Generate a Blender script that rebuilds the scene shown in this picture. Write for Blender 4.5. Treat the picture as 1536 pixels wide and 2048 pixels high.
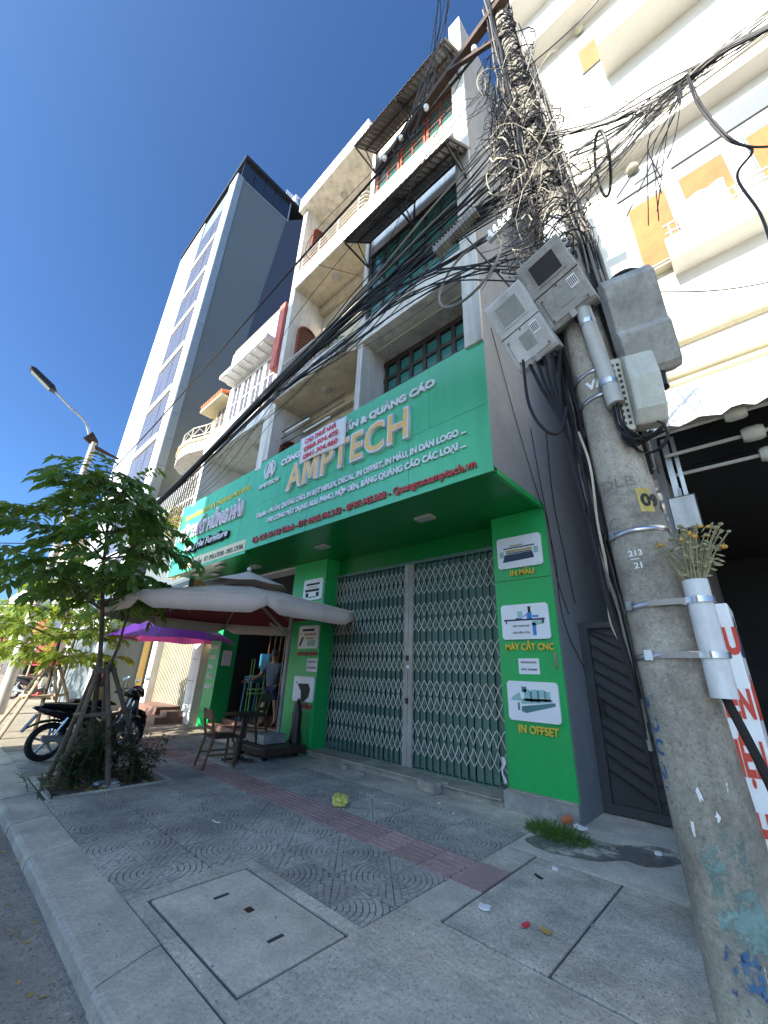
import bpy, bmesh, math, random
from mathutils import Vector, Matrix
for o in list(bpy.data.objects): bpy.data.objects.remove(o)
R = math.radians
S = bpy.context.scene
C = S.collection
random.seed(7)
V = Vector
# ------------------------------------------------------------------ camera
EYE = 1.55
YAW, PITCH, ROLL = R(43.4), R(21.866), R(2.2248)
fw = V((-math.sin(YAW)*math.cos(PITCH), math.cos(YAW)*math.cos(PITCH), math.sin(PITCH)))
r0 = V((math.cos(YAW), math.sin(YAW), 0)); u0 = r0.cross(fw)
rt = r0*math.cos(ROLL) + u0*math.sin(ROLL)
up = -r0*math.sin(ROLL) + u0*math.cos(ROLL)
cd = bpy.data.cameras.new('camera'); cam = bpy.data.objects.new('camera', cd); C.objects.link(cam)
cd.sensor_fit = 'VERTICAL'; cd.sensor_height = 36; cd.lens = 36*796/2048; cd.clip_start = .05; cd.clip_end = 3000
m = Matrix((rt, up, -fw)).transposed().to_4x4(); m.translation = (0, 0, EYE); cam.matrix_world = m
S.camera = cam
# ------------------------------------------------------------------ world and sun
SUN_EL, SUN_AZ = R(32.5), R(2.5)          # light travels towards +Y and a little towards +X
w = bpy.data.worlds.new('World'); S.world = w; w.use_nodes = True
nt = w.node_tree; bg = nt.nodes['Background']
sk = nt.nodes.new('ShaderNodeTexSky'); sk.sky_type = 'NISHITA'; sk.sun_disc = False
sk.sun_elevation = SUN_EL; sk.sun_rotation = R(180) + SUN_AZ; sk.air_density = .7; sk.dust_density = 2.6; sk.ozone_density = 6.0
gmn = nt.nodes.new('ShaderNodeGamma'); gmn.inputs[1].default_value = 1.18; nt.links.new(sk.outputs[0], gmn.inputs[0]); tn = nt.nodes.new('ShaderNodeMix'); tn.data_type = 'RGBA'; tn.blend_type = 'MULTIPLY'; tn.inputs[0].default_value = 1; tn.inputs[7].default_value = (.78,1.0,1.04,1); nt.links.new(gmn.outputs[0], tn.inputs[6]); nt.links.new(tn.outputs[2], bg.inputs[0]); bg.inputs[1].default_value = .095
sl = bpy.data.lights.new('sun', 'SUN'); sl.energy = 5.0; sl.angle = R(.5); sl.color = (1, .93, .82)
so = bpy.data.objects.new('sun', sl); C.objects.link(so)
sd = V((math.sin(SUN_AZ)*math.cos(SUN_EL), math.cos(SUN_AZ)*math.cos(SUN_EL), -math.sin(SUN_EL)))
so.rotation_euler = sd.to_track_quat('-Z', 'Y').to_euler(); so.location = (0, -20, 30)
S.view_settings.view_transform = 'Standard'; S.view_settings.look = 'None'
S.view_settings.exposure = 1.45; S.view_settings.gamma = 1; S.view_settings.use_curve_mapping = False

# ------------------------------------------------------------------ materials
MATS = {}
def M(name, col, rough=.6, metal=0., var=.18, scale=2.5, bump=0., bscale=60., spec=.4, streak=0., rnd=0., grime=None, gamt=.5, gscale=1.3, glo=.45, ghi=.7, alpha=1., trans=0., speck=0., sscale=70.):
    """principled material; var = tonal noise, streak = vertical run marks, rnd = per-object tone, grime = colour of blotchy dirt"""
    mt = bpy.data.materials.new(name); mt.use_nodes = True; MATS[name] = mt
    n = mt.node_tree; N = n.nodes; L = n.links; b = N['Principled BSDF']
    b.inputs['Roughness'].default_value = rough; b.inputs['Metallic'].default_value = metal
    b.inputs['Specular IOR Level'].default_value = spec
    if trans: b.inputs['Transmission Weight'].default_value = trans
    if alpha < 1: b.inputs['Alpha'].default_value = alpha
    g = N.new('ShaderNodeNewGeometry'); cur = None
    def noise(sc, det=5, rgh=.6, vec=None):
        t = N.new('ShaderNodeTexNoise'); t.inputs['Scale'].default_value = sc; t.inputs['Detail'].default_value = det
        t.inputs['Roughness'].default_value = rgh; L.new(vec or g.outputs['Position'], t.inputs['Vector']); return t.outputs['Fac']
    def ramp(f, lo, hi, a, c):
        mr = N.new('ShaderNodeMapRange'); L.new(f, mr.inputs['Value'])
        for i, v in zip(('From Min', 'From Max', 'To Min', 'To Max'), (lo, hi, a, c)): mr.inputs[i].default_value = v
        return mr.outputs['Result']
    def mul(fac):
        nonlocal cur
        mx = N.new('ShaderNodeMix'); mx.data_type = 'RGBA'; mx.blend_type = 'MULTIPLY'; mx.inputs[0].default_value = 1
        if cur is None: mx.inputs[6].default_value = (*col, 1)
        else: L.new(cur, mx.inputs[6])
        cb = N.new('ShaderNodeCombineColor')
        for i in range(3): L.new(fac, cb.inputs[i])
        L.new(cb.outputs[0], mx.inputs[7]); cur = mx.outputs[2]
    if var:
        mul(ramp(noise(scale), .3, .7, 1-var, 1+var)); mul(ramp(noise(scale*14, 3), .3, .7, 1-var*.55, 1+var*.55))
    if rnd:
        oi = N.new('ShaderNodeObjectInfo'); mul(ramp(oi.outputs['Random'], 0, 1, 1-rnd, 1+rnd))
    if streak:
        mp = N.new('ShaderNodeMapping'); mp.inputs['Scale'].default_value = (5, 5, .35); L.new(g.outputs['Position'], mp.inputs['Vector'])
        mul(ramp(noise(1.0, 6, .65, mp.outputs['Vector']), .45, .72, 1, 1-streak))
    if speck:
        mul(ramp(noise(sscale, 2, .5), .56, .66, 1, 1-speck)); mul(ramp(noise(sscale*.8, 2, .5), .30, .42, 1+speck*.7, 1)); mul(ramp(noise(sscale*.22, 4, .6), .60, .72, 1, 1-speck*.55))
    if grime:
        f = ramp(noise(gscale, 8, .72), glo, ghi, 0, gamt)
        mx = N.new('ShaderNodeMix'); mx.data_type = 'RGBA'; L.new(f, mx.inputs[0])
        if cur is None: mx.inputs[6].default_value = (*col, 1)
        else: L.new(cur, mx.inputs[6])
        mx.inputs[7].default_value = (*grime, 1); cur = mx.outputs[2]
    if cur is None: b.inputs['Base Color'].default_value = (*col, 1)
    else: L.new(cur, b.inputs['Base Color'])
    if bump:
        bp = N.new('ShaderNodeBump'); bp.inputs['Strength'].default_value = bump; bp.inputs['Distance'].default_value = .01
        L.new(noise(bscale, 6, .65), bp.inputs['Height']); L.new(bp.outputs[0], b.inputs['Normal'])
    return mt
def leafmat(name, col, tcol, var=.4, rnd=0):
    mt = M(name, col, .42, var=var, scale=5, spec=.45); n = mt.node_tree; N = n.nodes; L = n.links; b = N['Principled BSDF']
    tr = N.new('ShaderNodeBsdfTranslucent'); tr.inputs[0].default_value = (*tcol, 1)
    ms = N.new('ShaderNodeMixShader'); ms.inputs[0].default_value = .35
    L.new(b.outputs[0], ms.inputs[1]); L.new(tr.outputs[0], ms.inputs[2]); L.new(ms.outputs[0], N['Material Output'].inputs[0]); return mt
def holes(name, sc, lo, hi, top):
    """ragged stain or flaked paint: noise decides where the coat is missing"""
    n = MATS[name].node_tree; g = n.nodes.new('ShaderNodeNewGeometry'); t = n.nodes.new('ShaderNodeTexNoise'); r = n.nodes.new('ShaderNodeMapRange')
    t.inputs['Scale'].default_value = sc; t.inputs['Detail'].default_value = 9; t.inputs['Roughness'].default_value = .7
    n.links.new(g.outputs['Position'], t.inputs['Vector']); n.links.new(t.outputs['Fac'], r.inputs['Value'])
    for k, v in zip(('From Min', 'From Max', 'To Min', 'To Max'), (lo, hi, 0, top)): r.inputs[k].default_value = v
    n.links.new(r.outputs['Result'], n.nodes['Principled BSDF'].inputs['Alpha'])
def glow(name, col, e):
    mt = M(name, col, .5, var=0); b = mt.node_tree.nodes['Principled BSDF']
    b.inputs['Emission Color'].default_value = (*col, 1); b.inputs['Emission Strength'].default_value = e; return mt

# ------------------------------------------------------------------ mesh builder
ROOT_W = set()
class MB:
    def __init__(s): s.v = []; s.f = []
    def add(s, vs, fs):
        k = len(s.v); s.v += [tuple(x) for x in vs]; s.f += [tuple(i+k for i in f) for f in fs]; return s
    def box(s, x0, x1, y0, y1, z0, z1):
        return s.add([(x0,y0,z0),(x1,y0,z0),(x1,y1,z0),(x0,y1,z0),(x0,y0,z1),(x1,y0,z1),(x1,y1,z1),(x0,y1,z1)],
                     [(3,2,1,0),(4,5,6,7),(0,1,5,4),(1,2,6,5),(2,3,7,6),(3,0,4,7)])
    def obox(s, c, ax, ay, az):
        c, ax, ay, az = V(c), V(ax), V(ay), V(az)
        P = [c+ax*i+ay*j+az*k for k in (-1,1) for i, j in ((-1,-1),(1,-1),(1,1),(-1,1))]
        return s.add(P, [(3,2,1,0),(4,5,6,7),(0,1,5,4),(1,2,6,5),(2,3,7,6),(3,0,4,7)])
    def bar(s, p, q, wx, wz, upv=(0,0,1)):
        p, q = V(p), V(q); d = (q-p); l = d.length; d /= l; u = V(upv)
        if abs(d.dot(u)) > .95: u = V((1,0,0))
        r = d.cross(u).normalized(); u = r.cross(d)
        return s.obox((p+q)/2, r*wx/2, d*l/2, u*wz/2)
    def tube(s, pts, r, n=6, cap=True, flat=1.):
        pts = [V(p) for p in pts]; m_ = len(pts); rs = r if isinstance(r, (list, tuple)) else [r]*m_
        k = len(s.v); ref = None
        for i, p in enumerate(pts):
            d = (pts[min(i+1, m_-1)] - pts[max(i-1, 0)])
            d = d.normalized() if d.length > 1e-9 else V((0,0,1))
            if ref is None: ref = V((0,0,1)) if abs(d.z) < .9 else V((1,0,0))
            a = (ref - d*ref.dot(d))
            a = a.normalized() if a.length > 1e-6 else d.orthogonal().normalized(); ref = a; b_ = d.cross(a)
            for j in range(n):
                t = 2*math.pi*j/n; s.v.append(tuple(p + (a*math.cos(t)*flat + b_*math.sin(t))*rs[i]))
        for i in range(m_-1):
            for j in range(n):
                s.f.append((k+i*n+j, k+i*n+(j+1)%n, k+(i+1)*n+(j+1)%n, k+(i+1)*n+j))
        if cap:
            s.f.append(tuple(k+j for j in range(n))[::-1]); s.f.append(tuple(k+(m_-1)*n+j for j in range(n)))
        return s
    def cyl(s, p, q, r, r2=None, n=12): return s.tube([p, q], [r, r if r2 is None else r2], n)
    def lathe(s, prof, c=(0,0,0), n=16, axis='z', a0=0., a1=None):
        c = V(c); k = len(s.v); full = a1 is None; a1 = a0+2*math.pi if full else a1; m_ = n if full else n+1
        for (r, h) in prof:
            for j in range(m_):
                t = a0+(a1-a0)*j/n; x, y = r*math.cos(t), r*math.sin(t)
                s.v.append(tuple(c + (V((x,y,h)) if axis == 'z' else V((x,h,y)) if axis == 'y' else V((h,x,y)))))
        for i in range(len(prof)-1):
            for j in range(n if full else n):
                s.f.append((k+i*m_+j, k+i*m_+(j+1)%m_, k+(i+1)*m_+(j+1)%m_, k+(i+1)*m_+j))
        return s
    def sphere(s, c, r, n=10, m_=6, sq=(1,1,1)):
        k = len(s.v)
        for i in range(m_+1):
            p = math.pi*i/m_
            for j in range(n):
                t = 2*math.pi*j/n; s.v.append((c[0]+r*sq[0]*math.sin(p)*math.cos(t), c[1]+r*sq[1]*math.sin(p)*math.sin(t), c[2]+r*sq[2]*math.cos(p)))
        for i in range(m_):
            for j in range(n): s.f.append((k+i*n+j, k+(i+1)*n+j, k+(i+1)*n+(j+1)%n, k+i*n+(j+1)%n))
        return s
    def prism(s, poly, fn, d0, d1):
        """poly = 2-D outline, fn(a,b,d) -> 3-D"""
        n = len(poly); k = len(s.v)
        for d in (d0, d1): s.v += [tuple(fn(a, b, d)) for a, b in poly]
        s.f.append(tuple(k+i for i in range(n))[::-1]); s.f.append(tuple(k+n+i for i in range(n)))
        for i in range(n): s.f.append((k+i, k+(i+1)%n, k+n+(i+1)%n, k+n+i))
        return s
    def loft(s, secs, n=12, e=2.6, cap=True):
        """secs: (x, yc, zc, hy, hz) rounded sections along x"""
        k = len(s.v)
        for (x, yc, zc, hy, hz) in secs:
            for j in range(n):
                t = 2*math.pi*j/n; c_, s_ = math.cos(t), math.sin(t)
                s.v.append((x, yc+hy*math.copysign(abs(c_)**(2/e), c_), zc+hz*math.copysign(abs(s_)**(2/e), s_)))
        for i in range(len(secs)-1):
            for j in range(n): s.f.append((k+i*n+j, k+i*n+(j+1)%n, k+(i+1)*n+(j+1)%n, k+(i+1)*n+j))
        if cap:
            s.f.append(tuple(k+j for j in range(n))[::-1]); s.f.append(tuple(k+(len(secs)-1)*n+j for j in range(n)))
        return s
    def mesh(s, name, mat, smooth=False, fix=True):
        me = bpy.data.meshes.new(name); me.from_pydata(s.v, [], s.f)
        if mat: me.materials.append(mat if not isinstance(mat, str) else MATS[mat])
        if fix:
            bm = bmesh.new(); bm.from_mesh(me); bmesh.ops.recalc_face_normals(bm, faces=bm.faces); bm.to_mesh(me); bm.free()
        if smooth: me.polygons.foreach_set('use_smooth', [True]*len(me.polygons))
        me.update(); return me
    def build(s, name, mat, parent=None, smooth=False, bevel=0., kind=None, label=None, fix=True):
        return link(name, s.mesh(name, mat, smooth, fix), parent, bevel, kind, label, smooth)
def link(name, me, parent=None, bevel=0., kind=None, label=None, smooth=False):
    o = bpy.data.objects.new(name, me); C.objects.link(o)
    if parent:
        o.parent = parent
        if parent.name in ROOT_W: o.location = -parent.location
    if bevel:
        b = o.modifiers.new('bevel', 'BEVEL'); b.width = bevel; b.segments = 2; b.limit_method = 'ANGLE'; b.angle_limit = R(40)
    if smooth:
        e = o.modifiers.new('split', 'EDGE_SPLIT'); e.split_angle = R(42)
    if kind: o['kind'] = kind
    if label: o['label'] = label
    return o
def thing(name, label, cat, loc=(0,0,0), rz=0, group=None, world=False):
    o = bpy.data.objects.new(name, None); C.objects.link(o); o.location = loc; o.rotation_euler = (0,0,rz); o.empty_display_size = .2
    o['label'] = label; o['category'] = cat; o['kind'] = 'thing'
    if group: o['group'] = group
    if world: ROOT_W.add(o.name)
    return o
def tag(o, label, cat, group=None):
    o['label'] = label; o['category'] = cat; o['kind'] = 'thing'
    if group: o['group'] = group
    return o
def copy_tree(o, parent=None):
    c = o.copy(); C.objects.link(c); c.parent = parent
    for ch in o.children: copy_tree(ch, c)
    return c
def inst(name, me, parent, loc, rz=0, bevel=0):
    o = bpy.data.objects.new(name, me); C.objects.link(o); o.location = loc; o.rotation_euler = (0,0,rz)
    if parent: o.parent = parent
    return o
def text_mesh(s, size, extrude=0., offset=0., shear=0., width=None, space=1.):
    cu = bpy.data.curves.new('t', 'FONT'); cu.body = s; cu.size = size; cu.extrude = extrude; cu.offset = offset; cu.shear = shear
    cu.space_character = space; cu.resolution_u = 3; cu.fill_mode = 'BOTH'
    ob = bpy.data.objects.new('t', cu); C.objects.link(ob); bpy.context.view_layer.update()
    me = bpy.data.meshes.new_from_object(ob.evaluated_get(bpy.context.evaluated_depsgraph_get()))
    bpy.data.objects.remove(ob); bpy.data.curves.remove(cu)
    if len(me.vertices):
        xs = [v.co.x for v in me.vertices]; a, b = min(xs), max(xs)
        k = (width/(b-a)) if width else 1
        for v in me.vertices: v.co.x = (v.co.x-a)*k
    return me
def lettering(s, x, y, z, h, mat, parent, width=None, extrude=.01, offset=.006, shear=0., name='lettering', rot=None, space=1., label=None):
    """text facing -Y, baseline from (x, z), cap height h"""
    me = text_mesh(s, h/.72, extrude, offset, shear, width, space); me.materials.clear(); me.materials.append(MATS[mat])
    mt = rot or Matrix(((1,0,0,x),(0,0,-1,y),(0,1,0,z),(0,0,0,1)))
    me.transform(mt); return link(name, me, parent, label=label, kind='stuff' if len(s.replace(' ', '')) > 1 else None)
def window(parent, x0, x1, y, z0, z1, nx, nz, fm, gm, fwid=.06, dep=.06, bars=None, name='window'):
    """framed window facing -Y whose panes are pieces of their own"""
    f = MB(); f.box(x0,x1,y,y+dep,z0,z0+fwid).box(x0,x1,y,y+dep,z1-fwid,z1).box(x0,x0+fwid,y,y+dep,z0+fwid,z1-fwid).box(x1-fwid,x1,y,y+dep,z0+fwid,z1-fwid)
    xs = [x0+fwid+(x1-x0-2*fwid)*i/nx for i in range(nx+1)]; zs = [z0+fwid+(z1-z0-2*fwid)*i/nz for i in range(nz+1)]; q = fwid*.35
    for x in xs[1:-1]: f.box(x-q,x+q,y+.004,y+dep-.004,z0+fwid,z1-fwid)
    for z in zs[1:-1]: f.box(x0+fwid,x1-fwid,y+.008,y+dep-.008,z-q,z+q)
    wo = f.build(name, fm, parent)
    for i in range(nx):
        for j in range(nz):
            MB().box(xs[i]+q,xs[i+1]-q,y+dep*.55,y+dep*.55+.008,zs[j]+q,zs[j+1]-q).build('pane', gm, wo)
    if bars:
        g = MB()
        for k in range(bars): z = z0+(z1-z0)*(k+.5)/bars; g.box(x0+.02,x1-.02,y-.03,y-.018,z-.008,z+.008)
        g.build('grille', fm, wo)
    return wo

# base colours
M('asphalt', (.29,.265,.225), .9, var=.3, scale=1.6, bump=.9, bscale=70, grime=(.36,.32,.27), gamt=.6, speck=.45, sscale=55)
M('kerbstone', (.53,.495,.42), .85, speck=.22, sscale=60, var=.24, bump=.45, bscale=45, rnd=.05, grime=(.24,.235,.215), gamt=.55, gscale=2.2)
M('concrete', (.54,.50,.425), .88, speck=.38, sscale=52, var=.28, scale=1.5, bump=.6, bscale=55, grime=(.2,.195,.18), gamt=.7, gscale=1.3, glo=.48, ghi=.72)
M('concrete_light', (.58,.54,.46), .85, speck=.2, sscale=65, var=.22, bump=.35, bscale=60, rnd=.05, grime=(.2,.2,.19), gamt=.5)
M('concrete_speck', (.52,.485,.415), .88, speck=.45, sscale=60, var=.3, scale=3, bump=.8, bscale=70, grime=(.2,.195,.19), gamt=.5, gscale=9)
M('groove', (.05,.05,.052), .95, var=.1)
M('paver', (.43,.41,.365), .8, speck=.18, sscale=80, var=.28, scale=1.1, bump=.5, bscale=70, rnd=.12, grime=(.15,.15,.145), gamt=.75, gscale=.9)
M('paver_gap', (.10,.10,.098), .9, var=.2)
M('red_paver', (.42,.285,.265), .85, speck=.2, var=.25, scale=1.3, bump=.4, rnd=.1, grime=(.26,.21,.20), gamt=.65, gscale=.9)
M('far_paver', (.27,.235,.18), .85, var=.2, bump=.3, speck=.2, grime=(.2,.17,.13), gamt=.5)
M('bright_wall', (.66,.63,.56), .8, var=.03, streak=.04)
M('frame_grey', (.10,.115,.125), .5, var=.1)
M('soil', (.05,.038,.028), .95, var=.4, scale=8, bump=.8)
M('green_alu', (.012,.40,.10), .34, var=.06, scale=.8, spec=.5, streak=.14, grime=(.05,.26,.10), gamt=.4, gscale=.9)
M('green_dark', (.003,.19,.035), .28, var=.06, scale=1, spec=.5)  # darker copy of the panel green; deeper shade under the canopy put in
M('white_wall', (.72,.71,.68), .8, var=.06, streak=.25, bump=.08)
M('white_worn', (.62,.60,.55), .85, var=.08, streak=.4, bump=.2, grime=(.35,.32,.28), gamt=.3, gscale=1.0, glo=.55, ghi=.8)
M('warm_lit_worn', (.58,.50,.37), .85, var=.1, streak=.3, grime=(.36,.31,.23), gamt=.35, gscale=1.0)  # worn balcony white, with warm bounced light put into the beige
M('awning_dark_sheet', (.03,.045,.05), .8, var=.1)  # near-black, stands for the shade below the garage awning
M('cream_wall', (.66,.58,.44), .8, var=.08, streak=.25)
M('yellow_wall', (.72,.55,.26), .8, var=.08, streak=.2)
M('orange_wall', (.62,.24,.06), .8, var=.08)
M('salmon', (.55,.16,.13), .8, var=.08)
M('grey_wall', (.235,.245,.255), .75, var=.12, scale=.8, streak=.1, bump=.1, grime=(.17,.178,.185), gamt=.4, gscale=.6)
M('soffit_wall', (.42,.40,.37), .85, var=.1, streak=.1)
M('tower_panel', (.60,.63,.64), .45, var=.05, rnd=.05)
M('tower_side', (.12,.145,.155), .7, var=.04, scale=.4)
M('tower_navy', (.055,.065,.095), .6, var=.05)
M('tower_strip', (.22,.28,.33), .4, var=.04, rnd=.06)
M('black_metal', (.015,.015,.018), .45, var=.1, spec=.5)
M('dark_frame', (.035,.026,.022), .55, var=.2)
M('red_frame', (.28,.075,.04), .6, var=.15)
M('teal_glass', (.03,.17,.15), .12, var=.1, scale=1, spec=.7)
M('grey_glass', (.115,.115,.135), .14, var=.15, scale=.5, spec=.6)
M('dark_glass', (.02,.025,.035), .08, var=.1, spec=.8)
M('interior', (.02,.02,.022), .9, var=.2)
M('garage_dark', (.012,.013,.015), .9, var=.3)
M('awning_sheet', (.17,.165,.16), .6, metal=.2, var=.15, streak=.3)
M('steel', (.55,.56,.58), .3, metal=.9, var=.1)
M('galv', (.45,.47,.5), .4, metal=.7, var=.15)
M('rail_steel', (.5,.47,.42), .45, metal=.5, var=.1)
M('gate_green', (.10,.19,.165), .5, var=.12, scale=1.2, streak=.12, spec=.4)
M('gate_sheet', (.10,.185,.16), .55, var=.15, streak=.2)
M('gate_lattice', (.62,.60,.53), .5, var=.15)
M('gate_post', (.40,.385,.36), .55, var=.15, streak=.25, grime=(.18,.12,.08), gamt=.4)
M('granite', (.20,.11,.085), .45, var=.2, scale=6)
M('white_paint', (.78,.78,.77), .45, var=.04)
M('poster', (.76,.78,.82), .3, var=.03)
M('paper', (.74,.74,.78), .7, var=.03)
M('letter_white', (.72,.74,.80), .45, var=.06)
M('letter_gold', (.86,.53,.18), .45, var=.04)
M('letter_red', (.42,.06,.055), .5, var=.1)
M('letter_redpaint', (.55,.06,.035), .6, var=.1)
M('letter_yellow', (.80,.52,.06), .5, var=.05)
M('letter_dull', (.64,.52,.07), .5, var=.1)
M('letter_lilac', (.48,.36,.45), .5, var=.08)
M('letter_black', (.02,.02,.022), .6, var=0)
M('banner_red', (.62,.05,.07), .6, var=.05)
M('print_navy', (.03,.05,.10), .5, var=.1)
M('print_blue', (.05,.22,.55), .5, var=.05)
M('print_teal', (.30,.50,.50), .5, var=.1)
M('print_teal_dark', (.08,.20,.21), .5, var=.1)
M('print_tan', (.45,.36,.20), .5, var=.1)
M('cream_band', (.66,.60,.42), .5, var=.05)
M('pole', (.37,.34,.28), .9, speck=.3, sscale=75, var=.25, scale=2.6, bump=.8, bscale=55, streak=.35, grime=(.11,.10,.085), gamt=.8, gscale=1.7, glo=.47, ghi=.66)
M('pole_mark', (.22,.205,.18), .9, var=.2)
M('pole_light', (.42,.40,.36), .85, var=.15, bump=.3)
M('graffiti_teal', (.21,.32,.295), .85, var=.35, scale=5, bump=.5, bscale=50)
M('graffiti_blue', (.07,.18,.36), .85, var=.3, scale=7)
M('cable', (.012,.012,.013), .5, var=.1, spec=.4)
M('cable_grey', (.20,.19,.17), .55, var=.2)
M('cable_pale', (.50,.46,.36), .55, var=.15)
M('meter_box', (.33,.33,.31), .6, var=.18, scale=5, streak=.45, grime=(.17,.155,.13), gamt=.65, gscale=4, speck=.15, sscale=30)
M('meter_box_light', (.50,.51,.51), .55, var=.12, scale=5, streak=.35, grime=(.32,.3,.27), gamt=.5, gscale=4)
M('box_cream', (.50,.50,.43), .55, var=.12, scale=5, streak=.35, grime=(.33,.3,.24), gamt=.5, gscale=4)
M('meter_glass', (.28,.29,.28), .2, var=.15)
M('meter_dark', (.03,.032,.035), .15, var=.1)
M('pvc', (.64,.65,.65), .4, var=.06, streak=.2, grime=(.40,.39,.36), gamt=.45, gscale=6)
M('pvc_grey', (.42,.41,.38), .5, var=.08)
M('gold_foil', (.55,.40,.10), .35, metal=.3, var=.2)
M('bark', (.12,.095,.07), .9, var=.3, scale=9, bump=.6)
M('stake', (.17,.125,.085), .85, var=.3, scale=7, bump=.4)
M('stake_pale', (.42,.33,.23), .85, var=.2, scale=7, bump=.3)
leafmat('leaf_dark', (.07,.155,.04), (.26,.42,.05))
leafmat('leaf_mid', (.045,.11,.025), (.22,.34,.03))
leafmat('leaf_sun', (.085,.15,.025), (.42,.50,.04))
leafmat('leaf_shrub', (.045,.09,.035), (.10,.18,.03))
leafmat('grass', (.07,.15,.025), (.2,.34,.03))
leafmat('leaf_yellow', (.22,.22,.03), (.5,.45,.04))
M('dry_stem', (.25,.23,.13), .9, var=.3)
M('dry_flower', (.55,.28,.06), .9, var=.3)
M('canvas', (.56,.455,.375), .85, var=.08, scale=1.5, grime=(.32,.29,.28), gamt=.4)
M('canvas_top', (.58,.51,.44), .85, var=.06)
M('canvas_red', (.16,.012,.022), .9, var=.1)
leafmat('purple_canvas', (.11,.03,.33), (.35,.03,.12), var=.08)
M('umbrella_pole', (.30,.29,.28), .5, metal=.3, var=.1)
M('wood', (.15,.075,.032), .5, var=.3, scale=9)
M('wood_dark', (.05,.03,.02), .45, var=.3, scale=9)
M('black_plastic', (.012,.012,.014), .35, var=.1, spec=.5)
M('tyre', (.018,.018,.02), .85, var=.15)
M('bike_paint', (.012,.010,.012), .15, var=.05, spec=.7)
M('bike_red', (.06,.008,.008), .3, var=.1)
M('chrome', (.6,.6,.62), .15, metal=1, var=.03)
M('mirror', (.35,.5,.65), .05, metal=.8, var=0)
M('skin', (.24,.135,.09), .6, var=.08)
M('shirt', (.075,.095,.13), .85, var=.1)
M('shorts', (.015,.022,.05), .85, var=.1)
M('hair', (.05,.045,.045), .8, var=.3)
M('blue_plastic', (.03,.17,.30), .4, var=.08)
M('green_wire', (.16,.36,.08), .5, var=.1)
M('ply', (.30,.125,.028), .7, var=.2, scale=2.5, streak=.25)
M('cloth_sheet', (.78,.78,.76), .8, var=.05)
M('cream_trim', (.46,.42,.30), .7, var=.08)
M('red_stuff', (.45,.05,.04), .6, var=.2)
M('green_sign', (.06,.48,.25), .3, var=.05, scale=.5, spec=.6, streak=.12, rnd=.03)
M('yellow_bag', (.58,.56,.13), .3, var=.15, scale=9, spec=.5)
M('stone', (.33,.31,.27), .9, var=.25, scale=6, bump=.8, bscale=40)
M('foam', (.70,.71,.72), .8, var=.06)
M('dry_leaf', (.42,.28,.08), .8, var=.2)
M('brick_orange', (.45,.14,.06), .85, var=.2)
M('gate_grey', (.048,.054,.062), .5, var=.1, streak=.1, spec=.4)
M('stucco', (.30,.295,.28), .9, var=.3, scale=5, bump=.5, bscale=25, grime=(.17,.165,.16), gamt=.7, gscale=3)
M('sill_stone', (.38,.355,.31), .8, var=.25, scale=3, bump=.3, streak=.3, grime=(.2,.175,.14), gamt=.6, gscale=2.5)
M('wet', (.17,.165,.155), .4, var=.2, spec=.5)
holes('wet', 2.6, .40, .56, .9)
holes('graffiti_teal', 7, .46, .54, .85)
holes('graffiti_blue', 10, .50, .57, .8)
M('lamp_cover', (.62,.62,.58), .4, var=.03)
M('led_panel', (.40,.41,.37), .4, var=.03)
M('rust_arm', (.06,.035,.025), .7, var=.3, metal=.2)
M('insulator', (.75,.74,.70), .25, var=.03)
glow('bulb', (1.0,.62,.22), 4.0)
# ================================================================== GROUND
ROAD_Z = -.095
g = MB().box(-600,400,-400,600,-.6,-.34).build('ground', 'asphalt', kind='structure')
rd = MB().box(-300,120,-8.2,1.10,-.32,ROAD_Z).build('road', 'asphalt', kind='structure')
MB().box(-300,120,-24,-8.2,-.33,0).build('far_pavement', 'concrete', kind='structure')
kb = bpy.data.objects.new('kerb', None); C.objects.link(kb); kb['kind'] = 'structure'
prof = [(1.47,-.3),(1.47,-.004),(1.40,0.0),(1.13,-.002),(1.105,-.008),(1.092,-.022),(1.085,-.16),(1.085,-.3)]
for i in range(-2, 18):
    xa = -2.94-1.03*i; a, b = xa-1.03+.007, xa-.007
    m_ = MB(); jz = random.uniform(-.008,.003); jy = random.uniform(-.012,.008)
    for k, x in enumerate((a, b)):
        m_.v += [(x-(y-1.09)*.36, y+jy, z+jz) for y, z in prof]
    n = len(prof); m_.f += [tuple(range(n))[::-1], tuple(range(n, 2*n))] + [(j, (j+1)%n, n+(j+1)%n, n+j) for j in range(n)]
    m_.build('kerb_stone', 'kerbstone', kb)
MB().prism(prof, lambda a,b,d:(d,a,b), -160, -21.6).build('kerb_run', 'kerbstone', kb)
pv = MB().box(-160,12,1.40,15,-.3,-.011).build('pavement', 'paver_gap', kind='structure')
# concrete apron, joint strips
cm = MB()
cm.box(-3.79,-3.625,1.475,2.45,-.05,0).box(-3.625,-2.365,1.475,1.565,-.05,0).box(-3.625,-2.365,2.34,2.45,-.05,.0)
cm.box(-2.365,6,1.475,2.885,-.05,.001)
cm.build('concrete_apron', 'concrete', pv)
st = MB()
for (y0, y1, nm, c) in ((2.89,3.3,'concrete_strip','concrete_light'),(3.305,3.45,'concrete_strip','concrete_light'),(3.455,3.93,'concrete_strip','red_paver'),(3.935,4.45,'concrete_strip','concrete')):
    MB().box(-2.365,-2.07,y0,y1,-.05,random.uniform(-.003,.004)).build(nm, c, pv)
for i, (x0, x1) in enumerate(((-2.05,-1.345),(-1.325,-.62),(-.6,.11),(.13,.84))):
    MB().box(x0,x1,2.91,4.43,-.05,random.uniform(-.002,.004)).build('concrete_slab', 'concrete_speck', pv, bevel=.006)
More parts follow.
